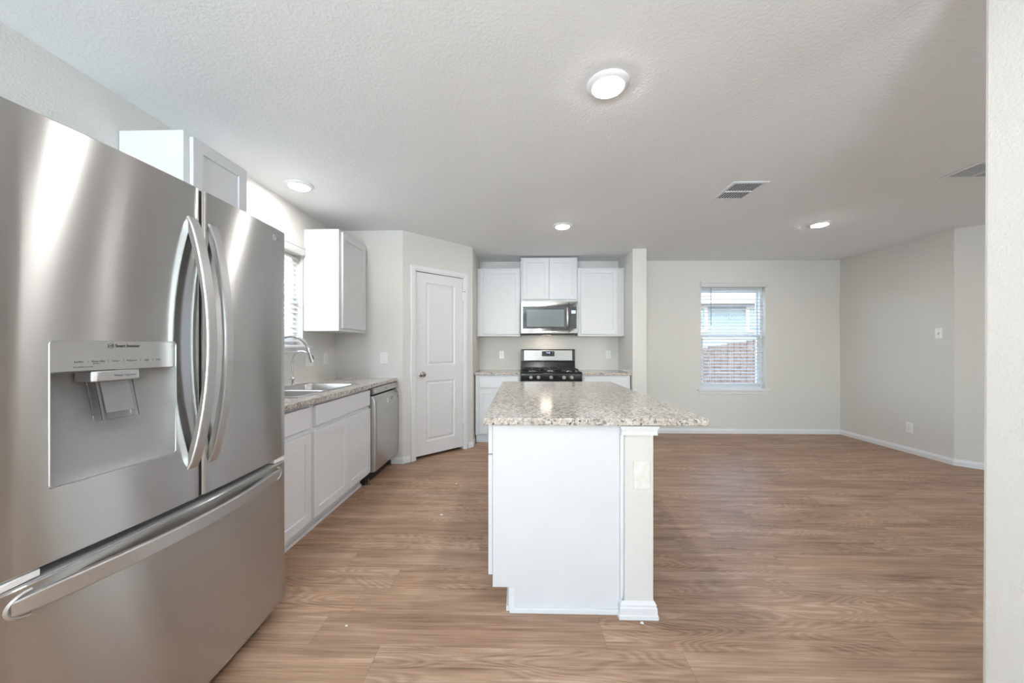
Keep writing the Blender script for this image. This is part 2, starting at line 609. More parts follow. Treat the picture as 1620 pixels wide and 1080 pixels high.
sweep([(1.39, 4.56), (1.39, 4.51), (1.565, 4.51), (1.565, YB)], BASE_PROF, 'baseboard_wing', M_TRIM)
sweep([(1.565 + .014, YB), (XR - .0001, YB)], BASE_PROF, 'baseboard_back', M_TRIM)
sweep([(XR, YB - .014), (XR, 3.838), (5.59, 2.733)], BASE_PROF, 'baseboard_right', M_TRIM)
c0 = FP(.084, 0, 0); c1 = FP(.845, 0, 0)
sweep([(-1.36, FL_K), (PA.x, PA.y), (c0.x, c0.y)], BASE_PROF, 'baseboard_pantry_left', M_TRIM)
sweep([(c1.x, c1.y), (PB.x, PB.y), (PB.x, 4.57)], BASE_PROF, 'baseboard_pantry_right', M_TRIM)

# pantry door casing (mitred)
prof = [(0, -.012), (0, .010), (.006, .014), (.014, .012), (.020, .016), (.046, .018), (.056, .017), (.060, .012), (.060, 0)]
u0, u1, vt = .150, .776, 2.042
loops = []
for P_ in (lambda o, n: FP(u0 - o, 0, n), lambda o, n: FP(u0 - o, vt + o, n), lambda o, n: FP(u1 + o, vt + o, n), lambda o, n: FP(u1 + o, 0, n)):
    loops.append([P_(o, n) for o, n in prof])
struct(MB().loft(loops, True, True, True).build('trim_1', M_TRIM, smooth=25))

# ------------------------------------------------------------------ pantry door
door = sempty('door_1', tuple(FP(.46, 0, -.02)))
mb = MB()
A0, A1 = .155, .771
zb, zm, zt = .034, .93, 2.037
nF = -.006


def molded(mb, F, o, p, n, t):
    a0, a1, b0, b1 = o
    p0, p1, q0, q1 = p
    def rr(d, nn): return (p0 + d, p1 - d, q0 + d, q1 - d, nn)
    mb.nested(F, [(a0, a1, b0, b1, n - t), (a0, a1, b0, b1, n), (p0, p1, q0, q1, n), rr(.010, n - .009), rr(.020, n - .010),
                  rr(.036, n - .003), rr(.040, n - .002)])


molded(mb, FP, (A0, A1, zb, zm), (.28, .660, .18, .846), nF, .035)
molded(mb, FP, (A0, A1, zm, zt), (.28, .660, 1.017, 1.932), nF, .035)
mb.build('door_slab', M_DOOR, door, smooth=0)
mb = MB().lathe([(.030, 0), (.031, .003), (.026, .008), (.010, .010), (.009, .030), (.018, .034), (.027, .043), (.029, .053), (.024, .062), (.012, .066)],
                FP(.219, .925, nF), (1, -1, 0), 28)
mb.build('door_knob', M_NICKEL, door, smooth=40)
MB().fbox(FP, .1475, .1545, .895, .955, nF - .03, nF - .001).build('latch_plate', M_NICKEL, door, smooth=0)
for z in (1.825, 1.08, .352):
    mb = MB().lathe([(.006, -.045), (.006, .045)], FP(.776, z, .004), (0, 0, 1), 12)
    mb.lathe([(.004, .045), (.0065, .05), (.003, .055)], FP(.776, z, .004), (0, 0, 1), 12)
    mb.fbox(FP, .760, .790, z - .044, z + .044, -.005, -.0035)
    mb.build('hinge', M_TRIM if z < 1.8 else M_PLATE, door, smooth=40)
mb = MB().tube([FP(.776, 1.882, .004), FP(.776, 1.882, .016), FP(.79, 1.882, .022)], .003, 8)
mb.lathe([(.005, 0), (.005, .006)], FP(.79, 1.882, .022), (1, 0, 0), 10)
mb.build('door_stop', M_NICKEL, door)


# ------------------------------------------------------------------ windows and blinds
def window(name, F, op, depth, rail_z, sill=(.035, .06), apron=True, ext=.05):
    """op=(u0,u1,v0,v1) opening in frame F; n negative = outwards"""
    a0, a1, b0, b1 = op
    w = sempty(name, tuple(F((a0 + a1) / 2, b0, -depth)))
    fr = .035
    MB().ring(F, (a0, a1, b0, b1), (a0 + fr, a1 - fr, b0 + fr, b1 - fr), -depth - .045, -depth + .03).build('window_frame', M_TRIM, w, bevel=.003)
    sa = .035
    if rail_z:
        lo_ = (a0 + fr, a1 - fr, b0 + fr, rail_z + .02); up_ = (a0 + fr, a1 - fr, rail_z - .02, b1 - fr)
        MB().ring(F, lo_, (lo_[0] + sa, lo_[1] - sa, lo_[2] + sa + .01, lo_[3] - sa), -depth - .01, -depth + .018).build('lower_sash', M_TRIM, w, bevel=.003)
        MB().ring(F, up_, (up_[0] + sa * .7, up_[1] - sa * .7, up_[2] + sa, up_[3] - sa * .7), -depth - .04, -depth - .012).build('upper_sash', M_TRIM, w, bevel=.003)
        MB().fbox(F, lo_[0] + sa - .004, lo_[1] - sa + .004, lo_[2] + sa, lo_[3] - sa + .004, -depth + .001, -depth + .005).build('glass_pane', M_GLASS, w, smooth=0)
        MB().fbox(F, up_[0] + .02, up_[1] - .02, up_[2] + sa - .004, up_[3] - .02, -depth - .03, -depth - .026).build('glass_pane', M_GLASS, w, smooth=0)
    else:
        MB().ring(F, (a0 + fr, a1 - fr, b0 + fr, b1 - fr), (a0 + fr + sa, a1 - fr - sa, b0 + fr + sa, b1 - fr - sa), -depth - .03, -depth + .01).build('sash', M_TRIM, w, bevel=.003)
        MB().fbox(F, (a0 + a1) / 2 - .025, (a0 + a1) / 2 + .025, b0 + fr, b1 - fr, -depth - .03, -depth + .011).build('mullion', M_TRIM, w, bevel=.003)
        MB().fbox(F, a0 + fr + sa - .004, a1 - fr - sa + .004, b0 + fr + sa - .004, b1 - fr - sa + .004, -depth - .012, -depth - .008).build('glass_pane', M_GLASS, w, smooth=0)
    # stool and apron
    MB().fbox(F, a0 - ext, a1 + ext, b0 - .022, b0, -.0, sill[0]).build('window_sill', M_TRIM, w, bevel=.004)
    MB().fbox(F, a0 + .001, a1 - .001, b0 - .015, b0 + .004, -depth + .03, .001).build('sill_return', M_TRIM, w, smooth=0)
    if apron:
        MB().prism([(0, 0), (.014, 0), (.014, .02), (.009, .03), (.010, .045), (.006, sill[1] - .022 + .02), (0, sill[1] - .002)], 'x', 0, 1)
        mb = MB()
        pr = [(0, b0 - .022 - .045), (.010, b0 - .065), (.013, b0 - .055), (.009, b0 - .045), (.014, b0 - .030), (.014, b0 - .022), (0, b0 - .022)]
        mb.loft([[F(u, v, n) for n, v in pr] for u in (a0 - ext + .02, a1 + ext - .02)], True, True, True)
        mb.build('apron', M_TRIM, w, smooth=25)
    return w


def blind(label, F, op, depth, spacing, tilt, zbot, wand_u, val=.07, lift=0.):
    a0, a1, b0, b1 = op
    t = thing('window_blind', label, 'window blind', tuple(F((a0 + a1) / 2, b1, -depth)), 'white slatted window blinds')
    mb = MB()
    pr = [(.004, b1 - .006), (.020, b1 - .006), (.024, b1 + .004), (.022, b1 + .050), (.026, b1 + .056), (.026, b1 + val), (.004, b1 + val)]
    mb.loft([[F(u, v, n) for n, v in pr] for u in (a0 - .012, a1 + (.020 if wand_u else .004))], True, True, True)
    mb.build('valance', M_SLAT, t, smooth=25)
    mb = MB()
    W = .05
    z = b1 - .03
    n_sl = 0
    while z > zbot + .02:
        sec = []
        for k in range(5):
            s = -.5 + k / 4
            hgt = .004 * (1 - 4 * s * s)
            sec.append((s * W * math.cos(tilt) - hgt * math.sin(tilt), s * W * math.sin(tilt) + hgt * math.cos(tilt)))
        th = .0028
        low = [(a + th * math.sin(tilt), b - th * math.cos(tilt)) for a, b in reversed(sec)]
        ring = sec + low
        mb.loft([[F(u, z + dv, -depth + dn) for dn, dv in ring] for u in (a0 + .012, a1 - .012)], True, True, True)
        z -= spacing; n_sl += 1
    mb.build('slats', M_SLAT, t, smooth=30)
    MB().fbox(F, a0 + .012, a1 - .012, zbot - .010, zbot + .010, -depth - .025, -depth + .025).build('bottom_rail', M_SLAT, t, bevel=.004)
    for u in (a0 + .14, (a0 + a1) / 2, a1 - .14):
        mb = MB()
        mb.tube([F(u, zbot, -depth + .027), F(u, b1 - .01, -depth + .027)], .0011, 6)
        mb.tube([F(u, zbot, -depth - .027), F(u, b1 - .01, -depth - .027)], .0011, 6)
        mb.build('ladder_cord', M_SLAT, t)
    if wand_u:
        MB().tube([F(wand_u, b1 - .02, .012), F(wand_u, b1 - .55, .014)], .0045, 8).build('tilt_wand', M_INKL, t)
    return t


window('window_1', FX, SW, .10, 1.64, (.035, .06), True, .10)
blind('white slatted blind closed over the window above the sink, beside the refrigerator', FX, SW, .050, .043, R(-38), 1.275, None)
window('window_2', FB, DWN, .10, 1.385)
blind('white slatted blind with open slats at the dining window in the back wall', FB, DWN, .045, .0475, R(-13), .70, 2.69)
for i, w in enumerate(RW):
    window('window_%d' % (i + 3), FR, w, .10, None)


# ------------------------------------------------------------------ cabinets
def shaker(F, u0, u1, v0, v1, n0=0, t=.019, rail=.057, rec=.009):
    mb = MB()
    n = n0 + t
    c = .0015
    mb.nested(F, [(u0, u1, v0, v1, n0), (u0, u1, v0, v1, n - c), (u0 + c, u1 - c, v0 + c, v1 - c, n),
                  (u0 + rail, u1 - rail, v0 + rail, v1 - rail, n), (u0 + rail + .002, u1 - rail - .002, v0 + rail + .002, v1 - rail - .002, n - rec)])
    return mb


def slabfront(F, u0, u1, v0, v1, n0=0, t=.019):
    mb = MB(); n = n0 + t; c = .002
    return mb.nested(F, [(u0, u1, v0, v1, n0), (u0, u1, v0, v1, n - c), (u0 + c, u1 - c, v0 + c, v1 - c, n)])


def upper(label, F, w, h, d, doors, base, group='wall-hung shaker cabinets'):
    t = thing('upper_cabinet', label, 'kitchen cabinet', tuple(base), group)
    MB().fbox(F, 0, w, 0, h, -d, 0).build('cabinet_body', M_CAB, t, bevel=.0015)
    for (a, b_, c_, e) in doors:
        shaker(F, a, b_, c_, e, .002).build('cabinet_door', M_CAB, t, smooth=0)
    return t


UF = 4.85
def FBk(x, z, y): return frame((x, y, z), (1, 0, 0), (0, -1, 0))
upper('tall white upper cabinet left of the microwave, beside the pantry door', FBk(-.587, 1.366, UF), .584, .914, YB - UF - .003,
      [(.085, .572, .028, .897)], (-.295, UF + .15, 1.366))
upper('short white two-door cabinet above the microwave', FBk(.002, 1.835, UF), .758, .588, YB - UF - .003,
      [(.026, .377, .024, .584 - .012), (.383, .735, .024, .584 - .012)], (.38, UF + .15, 1.835))
upper('tall white upper cabinet right of the microwave, beside the wing wall', FBk(.764, 1.366, UF), .620, .914, YB - UF - .003,
      [(.040, .522, .028, .897)], (1.07, UF + .15, 1.366))
XU = -1.632
FLu = lambda y, z: frame((XU, y, z), (0, 1, 0), (1, 0, 0))
upper('white upper cabinet on the left wall between the sink window and the corner', FLu(3.195, 1.366), .548, .914, XU - XL - .003,
      [(.040, .520, .028, .897)], (XU - .16, 3.47, 1.366))
upper('white upper cabinet behind and above the refrigerator top', FLu(1.705, 1.366), .392, .906, XU - XL - .003,
      [(.030, .378, .028, .889)], (XU - .16, 1.90, 1.366))

# base cabinets along the left wall
CF = -1.335
CT0, CT1 = .868, .900
FLb = frame((CF, 0, 0), (0, 1, 0), (1, 0, 0))


def base_cab(label, F, u0, u1, d, drawers, doors, base, toe_n=-.075, group='white base cabinets', hollow=False):
    t = thing('base_cabinet', label, 'kitchen cabinet', tuple(base), group)
    mb = MB()
    if hollow:
        mb.fbox(F, u0, u1, .108, CT0 - .001, -.02, 0).fbox(F, u0, u0 + .018, .108, CT0 - .001, -d, -.02).fbox(F, u1 - .018, u1, .108, CT0 - .001, -d, -.02)
        mb.fbox(F, u0 + .018, u1 - .018, .108, .126, -d, -.02).fbox(F, u0 + .018, u1 - .018, .126, CT0 - .001, -d, -d + .012)
    else:
        mb.fbox(F, u0, u1, .108, CT0 - .001, -d, 0)
    mb.build('cabinet_body', M_CAB, t, bevel=.0015)
    mb = MB().fbox(F, u0, u1, 0, .108, -d, toe_n)
    mb.fbox(F, u0, u1, 0, .022, toe_n - .001, toe_n + .012)
    mb.build('toe_kick', M_TRIM, t, smooth=0)
    for q in drawers: slabfront(F, *q, .002).build('drawer_front', M_CAB, t, smooth=0)
    for q in doors: shaker(F, *q, .002).build('cabinet_door', M_CAB, t, smooth=0)
    return t


base_cab('white base cabinet with one drawer and door, right beside the refrigerator', FLb, 1.69, 2.258, CF - XL - .003,
         [(1.715, 2.234, .715, .846)], [(1.715, 2.234, .128, .682)], (CF - .3, 1.97, 0))
base_cab('white sink base cabinet with a wide false drawer front and two doors', FLb, 2.260, 3.131, CF - XL - .003,
         [(2.282, 3.116, .715, .846)], [(2.266, 2.716, .128, .684), (2.722, 3.126, .128, .684)], (CF - .3, 2.69, 0), hollow=True)
# base cabinets on the back wall
BF = 4.56
FBb = frame((0, BF, 0), (1, 0, 0), (0, -1, 0))
base_cab('white base cabinet left of the range, beside the pantry wall', FBb, -.574, -.003, YB - BF - .003,
         [(-.522, -.028, .710, .846)], [(-.522, -.028, .128, .690)], (-.29, BF + .3, 0))
base_cab('white base cabinet right of the range, beside the wing wall', FBb, .768, 1.374, YB - BF - .003,
         [(.796, 1.330, .710, .846)], [(.796, 1.330, .128, .690)], (1.07, BF + .3, 0))

# island: two cabinets whose doors face the sink side, drywall pony wall behind them
FI = frame((-.130, 0, 0), (0, -1, 0), (-1, 0, 0))
IY0, IY1 = 1.667, 3.33
ICM = (IY0 + IY1) / 2
t = base_cab('island cabinet with the plain white end panel facing the viewer', FI, -ICM + .001, -(IY0 + .001), .575,
             [(-ICM + .02, -(IY0 + .012), .724, .858)], [(-ICM + .02, -(IY0 + .012), .160, .717)], (.15, (IY0 + ICM) / 2, 0), group='island cabinets')
mb = MB()
mb.prism([(-.112, .120), (-.030, .120), (-.030, 0), (.452, 0), (.452, CT0 - .001), (-.112, CT0 - .001)], 'y', IY0 - .006, IY0)
mb.build('end_panel', M_CAB, t, smooth=0)
MB().box(-.052, .452, IY0 - .017, IY0 - .006, 0, .024).box(-.052, -.030, IY0 - .006, IY0 + .1, 0, .024).build('shoe_molding', M_TRIM, t, bevel=.003)
base_cab('island cabinet at the range end of the island', FI, -IY1, -ICM, .575,
         [(-IY1 + .02, -ICM - .02, .724, .858)], [(-IY1 + .02, -ICM - .02, .160, .717)], (.15, (IY1 + ICM) / 2, 0), group='island cabinets')
PW0, PW1, PY0 = .470, .600, 1.640
struct(MB().box(PW0, PW1, PY0, IY1, 0, CT0 - .001).build('wall_island', M_WALL, smooth=0, bevel=.006))
struct(MB().box(.453, PW0, IY0 - .013, IY0 + .02, 0, CT0 - .002).build('trim_2', M_TRIM, bevel=.003))
pprof = [(0, 0), (.017, 0), (.017, .016), (.013, .020), (.013, .048), (.009, .053), (.010, .062), (.006, .068), (.002, .076), (0, .076)]
sweep([(.458, IY0 + .01), (.458, PY0), (PW1, PY0), (PW1, IY1)], pprof, 'baseboard_island', M_TRIM)
zt = CT0 - .002
tprof = [(0, zt - .040), (.014, zt - .040), (.013, zt - .034), (.011, zt - .028), (.012, zt - .020), (.017, zt - .010), (.019, zt), (0, zt)]
sweep([(.466, IY0 - .01), (.466, PY0), (PW1, PY0), (PW1, IY1)], tprof, 'trim_3', M_TRIM)


# ------------------------------------------------------------------ countertops
def slab(name, label, x0, x1, y0, y1, hole=None, bevel=.004):
    cx, cy = (x0 + x1) / 2, (y0 + y1) / 2
    mb = MB()
    if hole:
        F = lambda u, v, n: Vector((u, v, n))
        mb.ring(F, (x0, x1, y0, y1), hole, CT0, CT1)
    else:
        mb.box(x0, x1, y0, y1, CT0, CT1)
    o = mb.build(name, M_GRANITE, None, bevel=bevel, origin=(cx, cy, CT0), seg=3)
    return tag(o, label, 'countertop', 'granite countertops')


SINK = (-1.895, -1.425, 2.262, 3.095)
slab('countertop', 'long granite countertop with the sink set in it, along the left wall', XL + .002, -1.290, 1.690, 3.742, SINK)
slab('countertop', 'short granite countertop left of the range', PB.x + .004, -.002, 4.530, YB - .002)
slab('countertop', 'short granite countertop right of the range', .767, 1.388, 4.530, YB - .002)
slab('countertop', 'large granite island top with wide overhang, in the middle of the room', -.168, .838, 1.622, 3.368)
mb = MB().box(XL, XL + .006, 1.7, FL_K, CT1 + .0005, CT1 + .006).box(XL, -1.292, FL_K - .006, FL_K, CT1 + .0005, CT1 + .006)
mb.box(PB.x, 0, YB - .006, YB, CT1 + .0005, CT1 + .006).box(.77, 1.39, YB - .006, YB, CT1 + .0005, CT1 + .006)
mb.box(PB.x, PB.x + .006, 4.535, YB, CT1 + .0005, CT1 + .006).box(1.384, 1.39, 4.535, YB, CT1 + .0005, CT1 + .006)
struct(mb.build('trim_4', M_CAULK, smooth=0))

# ------------------------------------------------------------------ sink and taps
def rrect(cx, cy, hx, hy, r, z, n=6):
    P = []
    for sx, sy, a in ((1, 1, 0), (-1, 1, 90), (-1, -1, 180), (1, -1, 270)):
        for k in range(n + 1):
            t_ = R(a + 90 * k / n)
            P.append((cx + sx * (hx - r) + r * math.cos(t_), cy + sy * (hy - r) + r * math.sin(t_), z))
    return P


sink = thing('kitchen_sink', 'stainless steel double bowl sink set in the granite below the blind', 'sink', (-1.66, 2.68, CT1))
mb = MB()
SX0, SX1, SY0, SYM, SY1 = -1.920, -1.402, 2.242, 2.622, 3.112
z0 = CT1 + .004
for (ya, yb, bh) in ((SY0, SYM, None), (SYM, SY1, None)):
    hx, hy = (SX1 - SX0) / 2, (yb - ya) / 2
    cx, cy = (SX0 + SX1) / 2, (ya + yb) / 2
    # the bowl sits towards the room: the tap ledge is at the wall side
    bcx, bhx = cx + .018, hx - .050
    fa, fb = (.030 if ya == SY0 else .016), (.016 if ya == SY0 else .030)
    bcy, bhy = (ya + fa + yb - fb) / 2, (yb - fb - ya - fa) / 2
    mb.loft([rrect(cx, cy, hx, hy, .004, CT1 + .0008), rrect(cx, cy, hx - .003, hy - .0005, .004, z0), rrect(bcx, bcy, bhx + .006, bhy + .006, .056, z0),
             rrect(bcx, bcy, bhx, bhy, .05, z0 - .006), rrect(bcx, bcy, bhx - .006, bhy - .006, .05, z0 - .12),
             rrect(bcx, bcy, bhx - .014, bhy - .014, .05, z0 - .165), rrect(bcx, bcy, bhx - .05, bhy - .05, .04, z0 - .18)], True, False, True)
mb.build('sink_basin', M_STEEL_SINK, sink, smooth=50)
for cy in (2.435, 2.86):
    MB().lathe([(.042, 0), (.042, .003), (.034, .004), (.03, .001)], (-1.643, cy, z0 - .1795), (0, 0, 1), 24).build('drain', M_CHROME, sink, smooth=40)


def arc(c, r, a0, a1, d, n=16):
    """arc in the vertical plane holding horizontal direction d"""
    d = Vector((d[0], d[1], 0)).normalized()
    return [Vector(c) + d * (r * math.cos(R(a0 + (a1 - a0) * k / n))) + Vector((0, 0, r * math.sin(R(a0 + (a1 - a0) * k / n)))) for k in range(n + 1)]


fa = thing('pull_down_faucet', 'tall chrome gooseneck faucet with pull-down spray head over the sink', 'faucet', (-1.885, 2.70, z0))
fb_, fd = Vector((-1.885, 2.70, z0)), Vector((.245, .045, 0))
MB().lathe([(.028, 0), (.028, .006), (.022, .010), (.021, .09), (.017, .10)], fb_, (0, 0, 1), 24).build('faucet_body', M_CHROME, fa, smooth=40)
rad = fd.length / 2
top = z0 + .275
neck = [fb_ + Vector((0, 0, .09)), fb_ + Vector((0, 0, .2))] + arc(fb_ + Vector((fd.x / 2, fd.y / 2, top - z0)), rad, 180, 22, fd, 18)
MB().tube(neck, .0115, 14).build('gooseneck', M_CHROME, fa, smooth=60)
hp = neck[-1]; hd = (neck[-1] - neck[-2]).normalized()
hd = (hd + Vector((0, 0, -.55))).normalized()
mb = MB().tube([hp, hp + hd * .02, hp + hd * .05, hp + hd * .11, hp + hd * .13], [.0125, .0150, .0155, .0185, .0165], 16)
mb.build('spray_head', M_CHROME, fa, smooth=50)
e = hp + hd * .07 + Vector((fd.x, fd.y, 0)).normalized() * .017
MB().tube([e, e + hd * .035], .0045, 8).build('spray_button', M_INK, fa, smooth=50)
MB().tube([fb_ + Vector((0, .02, .06)), fb_ + Vector((0, .045, .065)), fb_ + Vector((.01, .10, .10))], [.009, .008, .005], 12).build('lever_handle', M_CHROME, fa, smooth=50)

ta = thing('filter_tap', 'slim chrome gooseneck filter tap beside the spray faucet', 'faucet', (-1.888, 2.935, z0))
tb, td = Vector((-1.888, 2.935, z0)), Vector((.165, -.01, 0))
mb = MB().lathe([(.022, 0), (.022, .004), (.015, .008), (.014, .04), (.017, .045), (.017, .065), (.011, .075)], tb, (0, 0, 1), 20)
mb.build('tap_body', M_CHROME, ta, smooth=40)
rt = td.length / 2
MB().tube([tb + Vector((0, 0, .07)), tb + Vector((0, 0, .15))] + arc(tb + Vector((td.x / 2, td.y / 2, .20)), rt, 180, 8, td, 18), .0062, 12).build('gooseneck', M_CHROME, ta, smooth=60)
MB().tube([tb + Vector((0, -.012, .055)), tb + Vector((.0, -.055, .056))], [.006, .004], 10).build('lever_handle', M_CHROME, ta, smooth=50)


# ------------------------------------------------------------------ lettering
def text_mesh(body, size, name, m, parent, loc, U, N, thick=.0003, align='LEFT', xscale=1.):
    c = bpy.data.curves.new('lettering', 'FONT')
    c.body = body; c.size = size; c.extrude = thick; c.align_x = align; c.align_y = 'CENTER'
    o = bpy.data.objects.new('lettering', c)
    COL.objects.link(o)
    dg = bpy.context.evaluated_depsgraph_get(); dg.update()
    me = bpy.data.meshes.new_from_object(o.evaluated_get(dg))
    bpy.data.objects.remove(o)
    U, N = Vector(U).normalized(), Vector(N).normalized()
    V = N.cross(U)
    inv = world_of(parent).inverted()
    for v in me.vertices:
        v.co = inv @ (Vector(loc) + U * (v.co.x * xscale) + V * v.co.y + N * v.co.z)
    me.materials.clear(); me.materials.append(m)
    me.name = name
    k = bpy.data.objects.new(name, me)
    COL.objects.link(k)
    k.parent = parent
    WM[k.name] = world_of(parent)
    return k


# ------------------------------------------------------------------ refrigerator
FY0, FY1 = .729, 1.664
def fx(y): return -1.104 + .024 * (1 - ((y - 1.199) / .465) ** 2)
FZT, FZD, FZW, FZB = 1.754, .716, .690, .055
fr = thing('refrigerator', 'large stainless steel french-door refrigerator with bottom freezer drawer', 'refrigerator', (-1.5, 1.214, 0))
FBK = -1.168
M_FBODY = mat('grey_appliance_side', (.22, .22, .225), .45)
mb = MB().box(-1.93, -1.185, FY0 + .008, FY1 - .008, .02, 1.735)
for x in (-1.88, -1.24):
    for y in (FY0 + .06, FY1 - .06): mb.lathe([(.02, 0), (.02, .021)], (x, y, 0), (0, 0, 1), 12)
mb.build('fridge_body', M_FBODY, fr, bevel=.004)
MB().box(-1.186, FBK - .001, FY0 + .012, FY1 - .012, .07, 1.73).build('door_gasket', M_DARK, fr, smooth=0)
MB().box(-1.186, -1.088, 1.1907, 1.1983, FZD + .002, FZT - .004).build('centre_gap_shade', M_DARK, fr, smooth=0)  # dark filler between the doors: the gap's shade put into colour
for y0_, y1_ in ((FY0 + .0, FY0 + .075), (FY1 - .075, FY1 - .004)):
    MB().box(-1.175, -1.105, y0_ + .004, y1_, FZW + .005, FZD - .004).build('hinge_cover', M_PLATE, fr, bevel=.003)


def fridge_front(y0, y1, z0_, z1_, hole=None, nY=14, r=.010):
    ys = [y0 + r + (y1 - y0 - 2 * r) * k / nY for k in range(nY + 1)]
    if hole: ys = sorted(set([y for y in ys if min(abs(y - hole[0]), abs(y - hole[1])) > .006] + [hole[0], hole[1]]))
    prof = [(y0, FBK), (y0, fx(y0) - r), (y0 + r * .134, fx(y0) - r * .5), (y0 + r * .5, fx(y0 + r) - r * .134)] + [(y, fx(y)) for y in ys] + \
           [(y1 - r * .5, fx(y1 - r) - r * .134), (y1 - r * .134, fx(y1) - r * .5), (y1, fx(y1) - r), (y1, FBK)]
    zs = [z0_, z0_ + .003, z1_ - .003, z1_]
    if hole: zs = sorted(zs + [hole[2], hole[3]])
    mb = MB()
    loops = []
    for z in zs:
        ins = .003 if z in (z0_, z1_) else 0
        loops.append(mb.pts([(x - (ins if x > FBK else 0), y, z) for y, x in prof]))
    n = len(prof)
    for a, b_, za, zb_ in zip(loops, loops[1:], zs, zs[1:]):
        for k in range(n):
            j = (k + 1) % n
            if hole and j and za >= hole[2] - 1e-6 and zb_ <= hole[3] + 1e-6 and prof[k][0] >= hole[0] - 1e-6 and prof[j][0] <= hole[1] + 1e-6 and k > 3:
                continue
            mb.face((a[k], a[j], b_[j], b_[k]))
    mb.face(loops[0][::-1]); mb.face(loops[-1])
    return mb


HOLE = (.813, 1.105, .889, 1.236)
dl = fridge_front(FY0, 1.1905, FZD, FZT, HOLE).build('fridge_door', M_STEEL, fr, smooth=30)
dr = fridge_front(1.1985, FY1, FZD, FZT).build('fridge_door', M_STEEL, fr, smooth=30)
dw = fridge_front(FY0, FY1, FZB, FZW, None, 24).build('freezer_drawer', M_STEEL, fr, smooth=30)
ye = [FY0 + .006 + (FY1 - FY0 - .012) * k / 20 for k in range(21)]
MB().prism([(fx(y) - .006, y) for y in ye] + [(FBK + .002, ye[-1]), (FBK + .002, ye[0])], 'z', FZW - .001, FZW + .0025).build('drawer_cap', mat('grey_drawer_cap', (.42, .42, .43), .4), dw, smooth=0)


def bowed(axis, a0, a1, c, w, off, bulge, th, power, N=36):
    """curved bar handle. axis 'z': runs up at y=c; axis 'y': runs across at z=c"""
    loops = []
    for k in range(N + 1):
        t_ = k / N
        a = a0 + (a1 - a0) * t_
        d = bulge * max(0, math.sin(PI * t_)) ** power
        y = c if axis == 'z' else a
        base = fx(y)
        ww = w if axis == 'z' else w * (1 - .25 * (abs(2 * t_ - 1) ** 10))
        outer = base + off + d; inner = max(base - .002, outer - th - .010 * (1 - math.sin(PI * t_)))
        e = .004
        sec = [(-ww / 2 + .004, inner), (-ww / 2, outer - .0065), (-ww / 2 + .0012, outer - .002), (-ww / 2 + .0045, outer), (ww / 2 - .0045, outer), (ww / 2 - .0012, outer - .002), (ww / 2, outer - .0065), (ww / 2 - .004, inner)]
        if axis == 'z': loops.append([(x, c + s_, a) for s_, x in sec])
        else: loops.append([(x, a, c + s_) for s_, x in sec])
    return MB().loft(loops, True, True, True)


bowed('z', .822, 1.646, 1.1595, .036, .004, .068, .018, .72).build('door_handle', M_STEEL_H, dl, smooth=24)
bowed('z', .822, 1.646, 1.2365, .035, .004, .062, .018, .72).build('door_handle', M_STEEL_H, dr, smooth=24)
bowed('y', .752, 1.622, .650, .046, .002, .044, .016, .8, 48).build('drawer_handle', M_STEEL_H, dw, smooth=24)
for s in (1, -1):
    mb = MB()
    yc = .784 if s == 1 else 1.592
    outer = [(0, 0)]
    P1, P2 = [], []
    for k in range(13):
        t_ = R(90 + 180 * k / 12) if s == 1 else R(-90 + 180 * k / 12)
        P1.append((yc + .044 * math.cos(t_), .650 + .031 * math.sin(t_))); P2.append((yc + .034 * math.cos(t_), .650 + .024 * math.sin(t_)))
    mb.loft([[(fx(y) + .0004, y, z) for y, z in P1], [(fx(y) + .004, y, z) for y, z in [((a[0] + b_[0]) / 2, (a[1] + b_[1]) / 2) for a, b_ in zip(P1, P2)]], [(fx(y) + .0004, y, z) for y, z in P2]], False)
    mb.build('handle_surround', M_STEEL_H, dw, smooth=40)

# dispenser on the left door
y0, y1, z0_, z1_ = HOLE
zc = 1.160
NYd, NZd = 20, 20
mb = MB()
mb.loft([[(fx(y0 + (y1 - y0) * k / NYd) - .0015, y0 + (y1 - y0) * k / NYd, z) for k in range(NYd + 1)] for z in (zc, z1_)], False)
panel = mb.build('control_strip', steel('dispenser_strip_steel', (.58, .58, .56), .32, .6), dl, smooth=40, recalc=False)
mb = MB()
rows = []
for j in range(NZd + 1):
    v = j / NZd
    z = z0_ + (zc - z0_) * v
    row = []
    for k in range(NYd + 1):
        u = k / NYd
        y = y0 + (y1 - y0) * u
        prof_u = max(0, 1 - abs(2 * u - 1) ** 6)
        dep = (.004 + .046 * min(1, v * 1.25) ** .8) * prof_u + .002
        if v == 0: dep = .0015
        row.append((fx(y) - dep, y, z))
    rows.append(row)
mb.loft(rows, False)
ytop = [(fx(y0 + (y1 - y0) * k / NYd) - .0015, y0 + (y1 - y0) * k / NYd, zc) for k in range(NYd + 1)]
mb.loft([rows[-1], ytop], False)
mb.build('dispenser_recess', M_RECESS, dl, smooth=50, recalc=False)
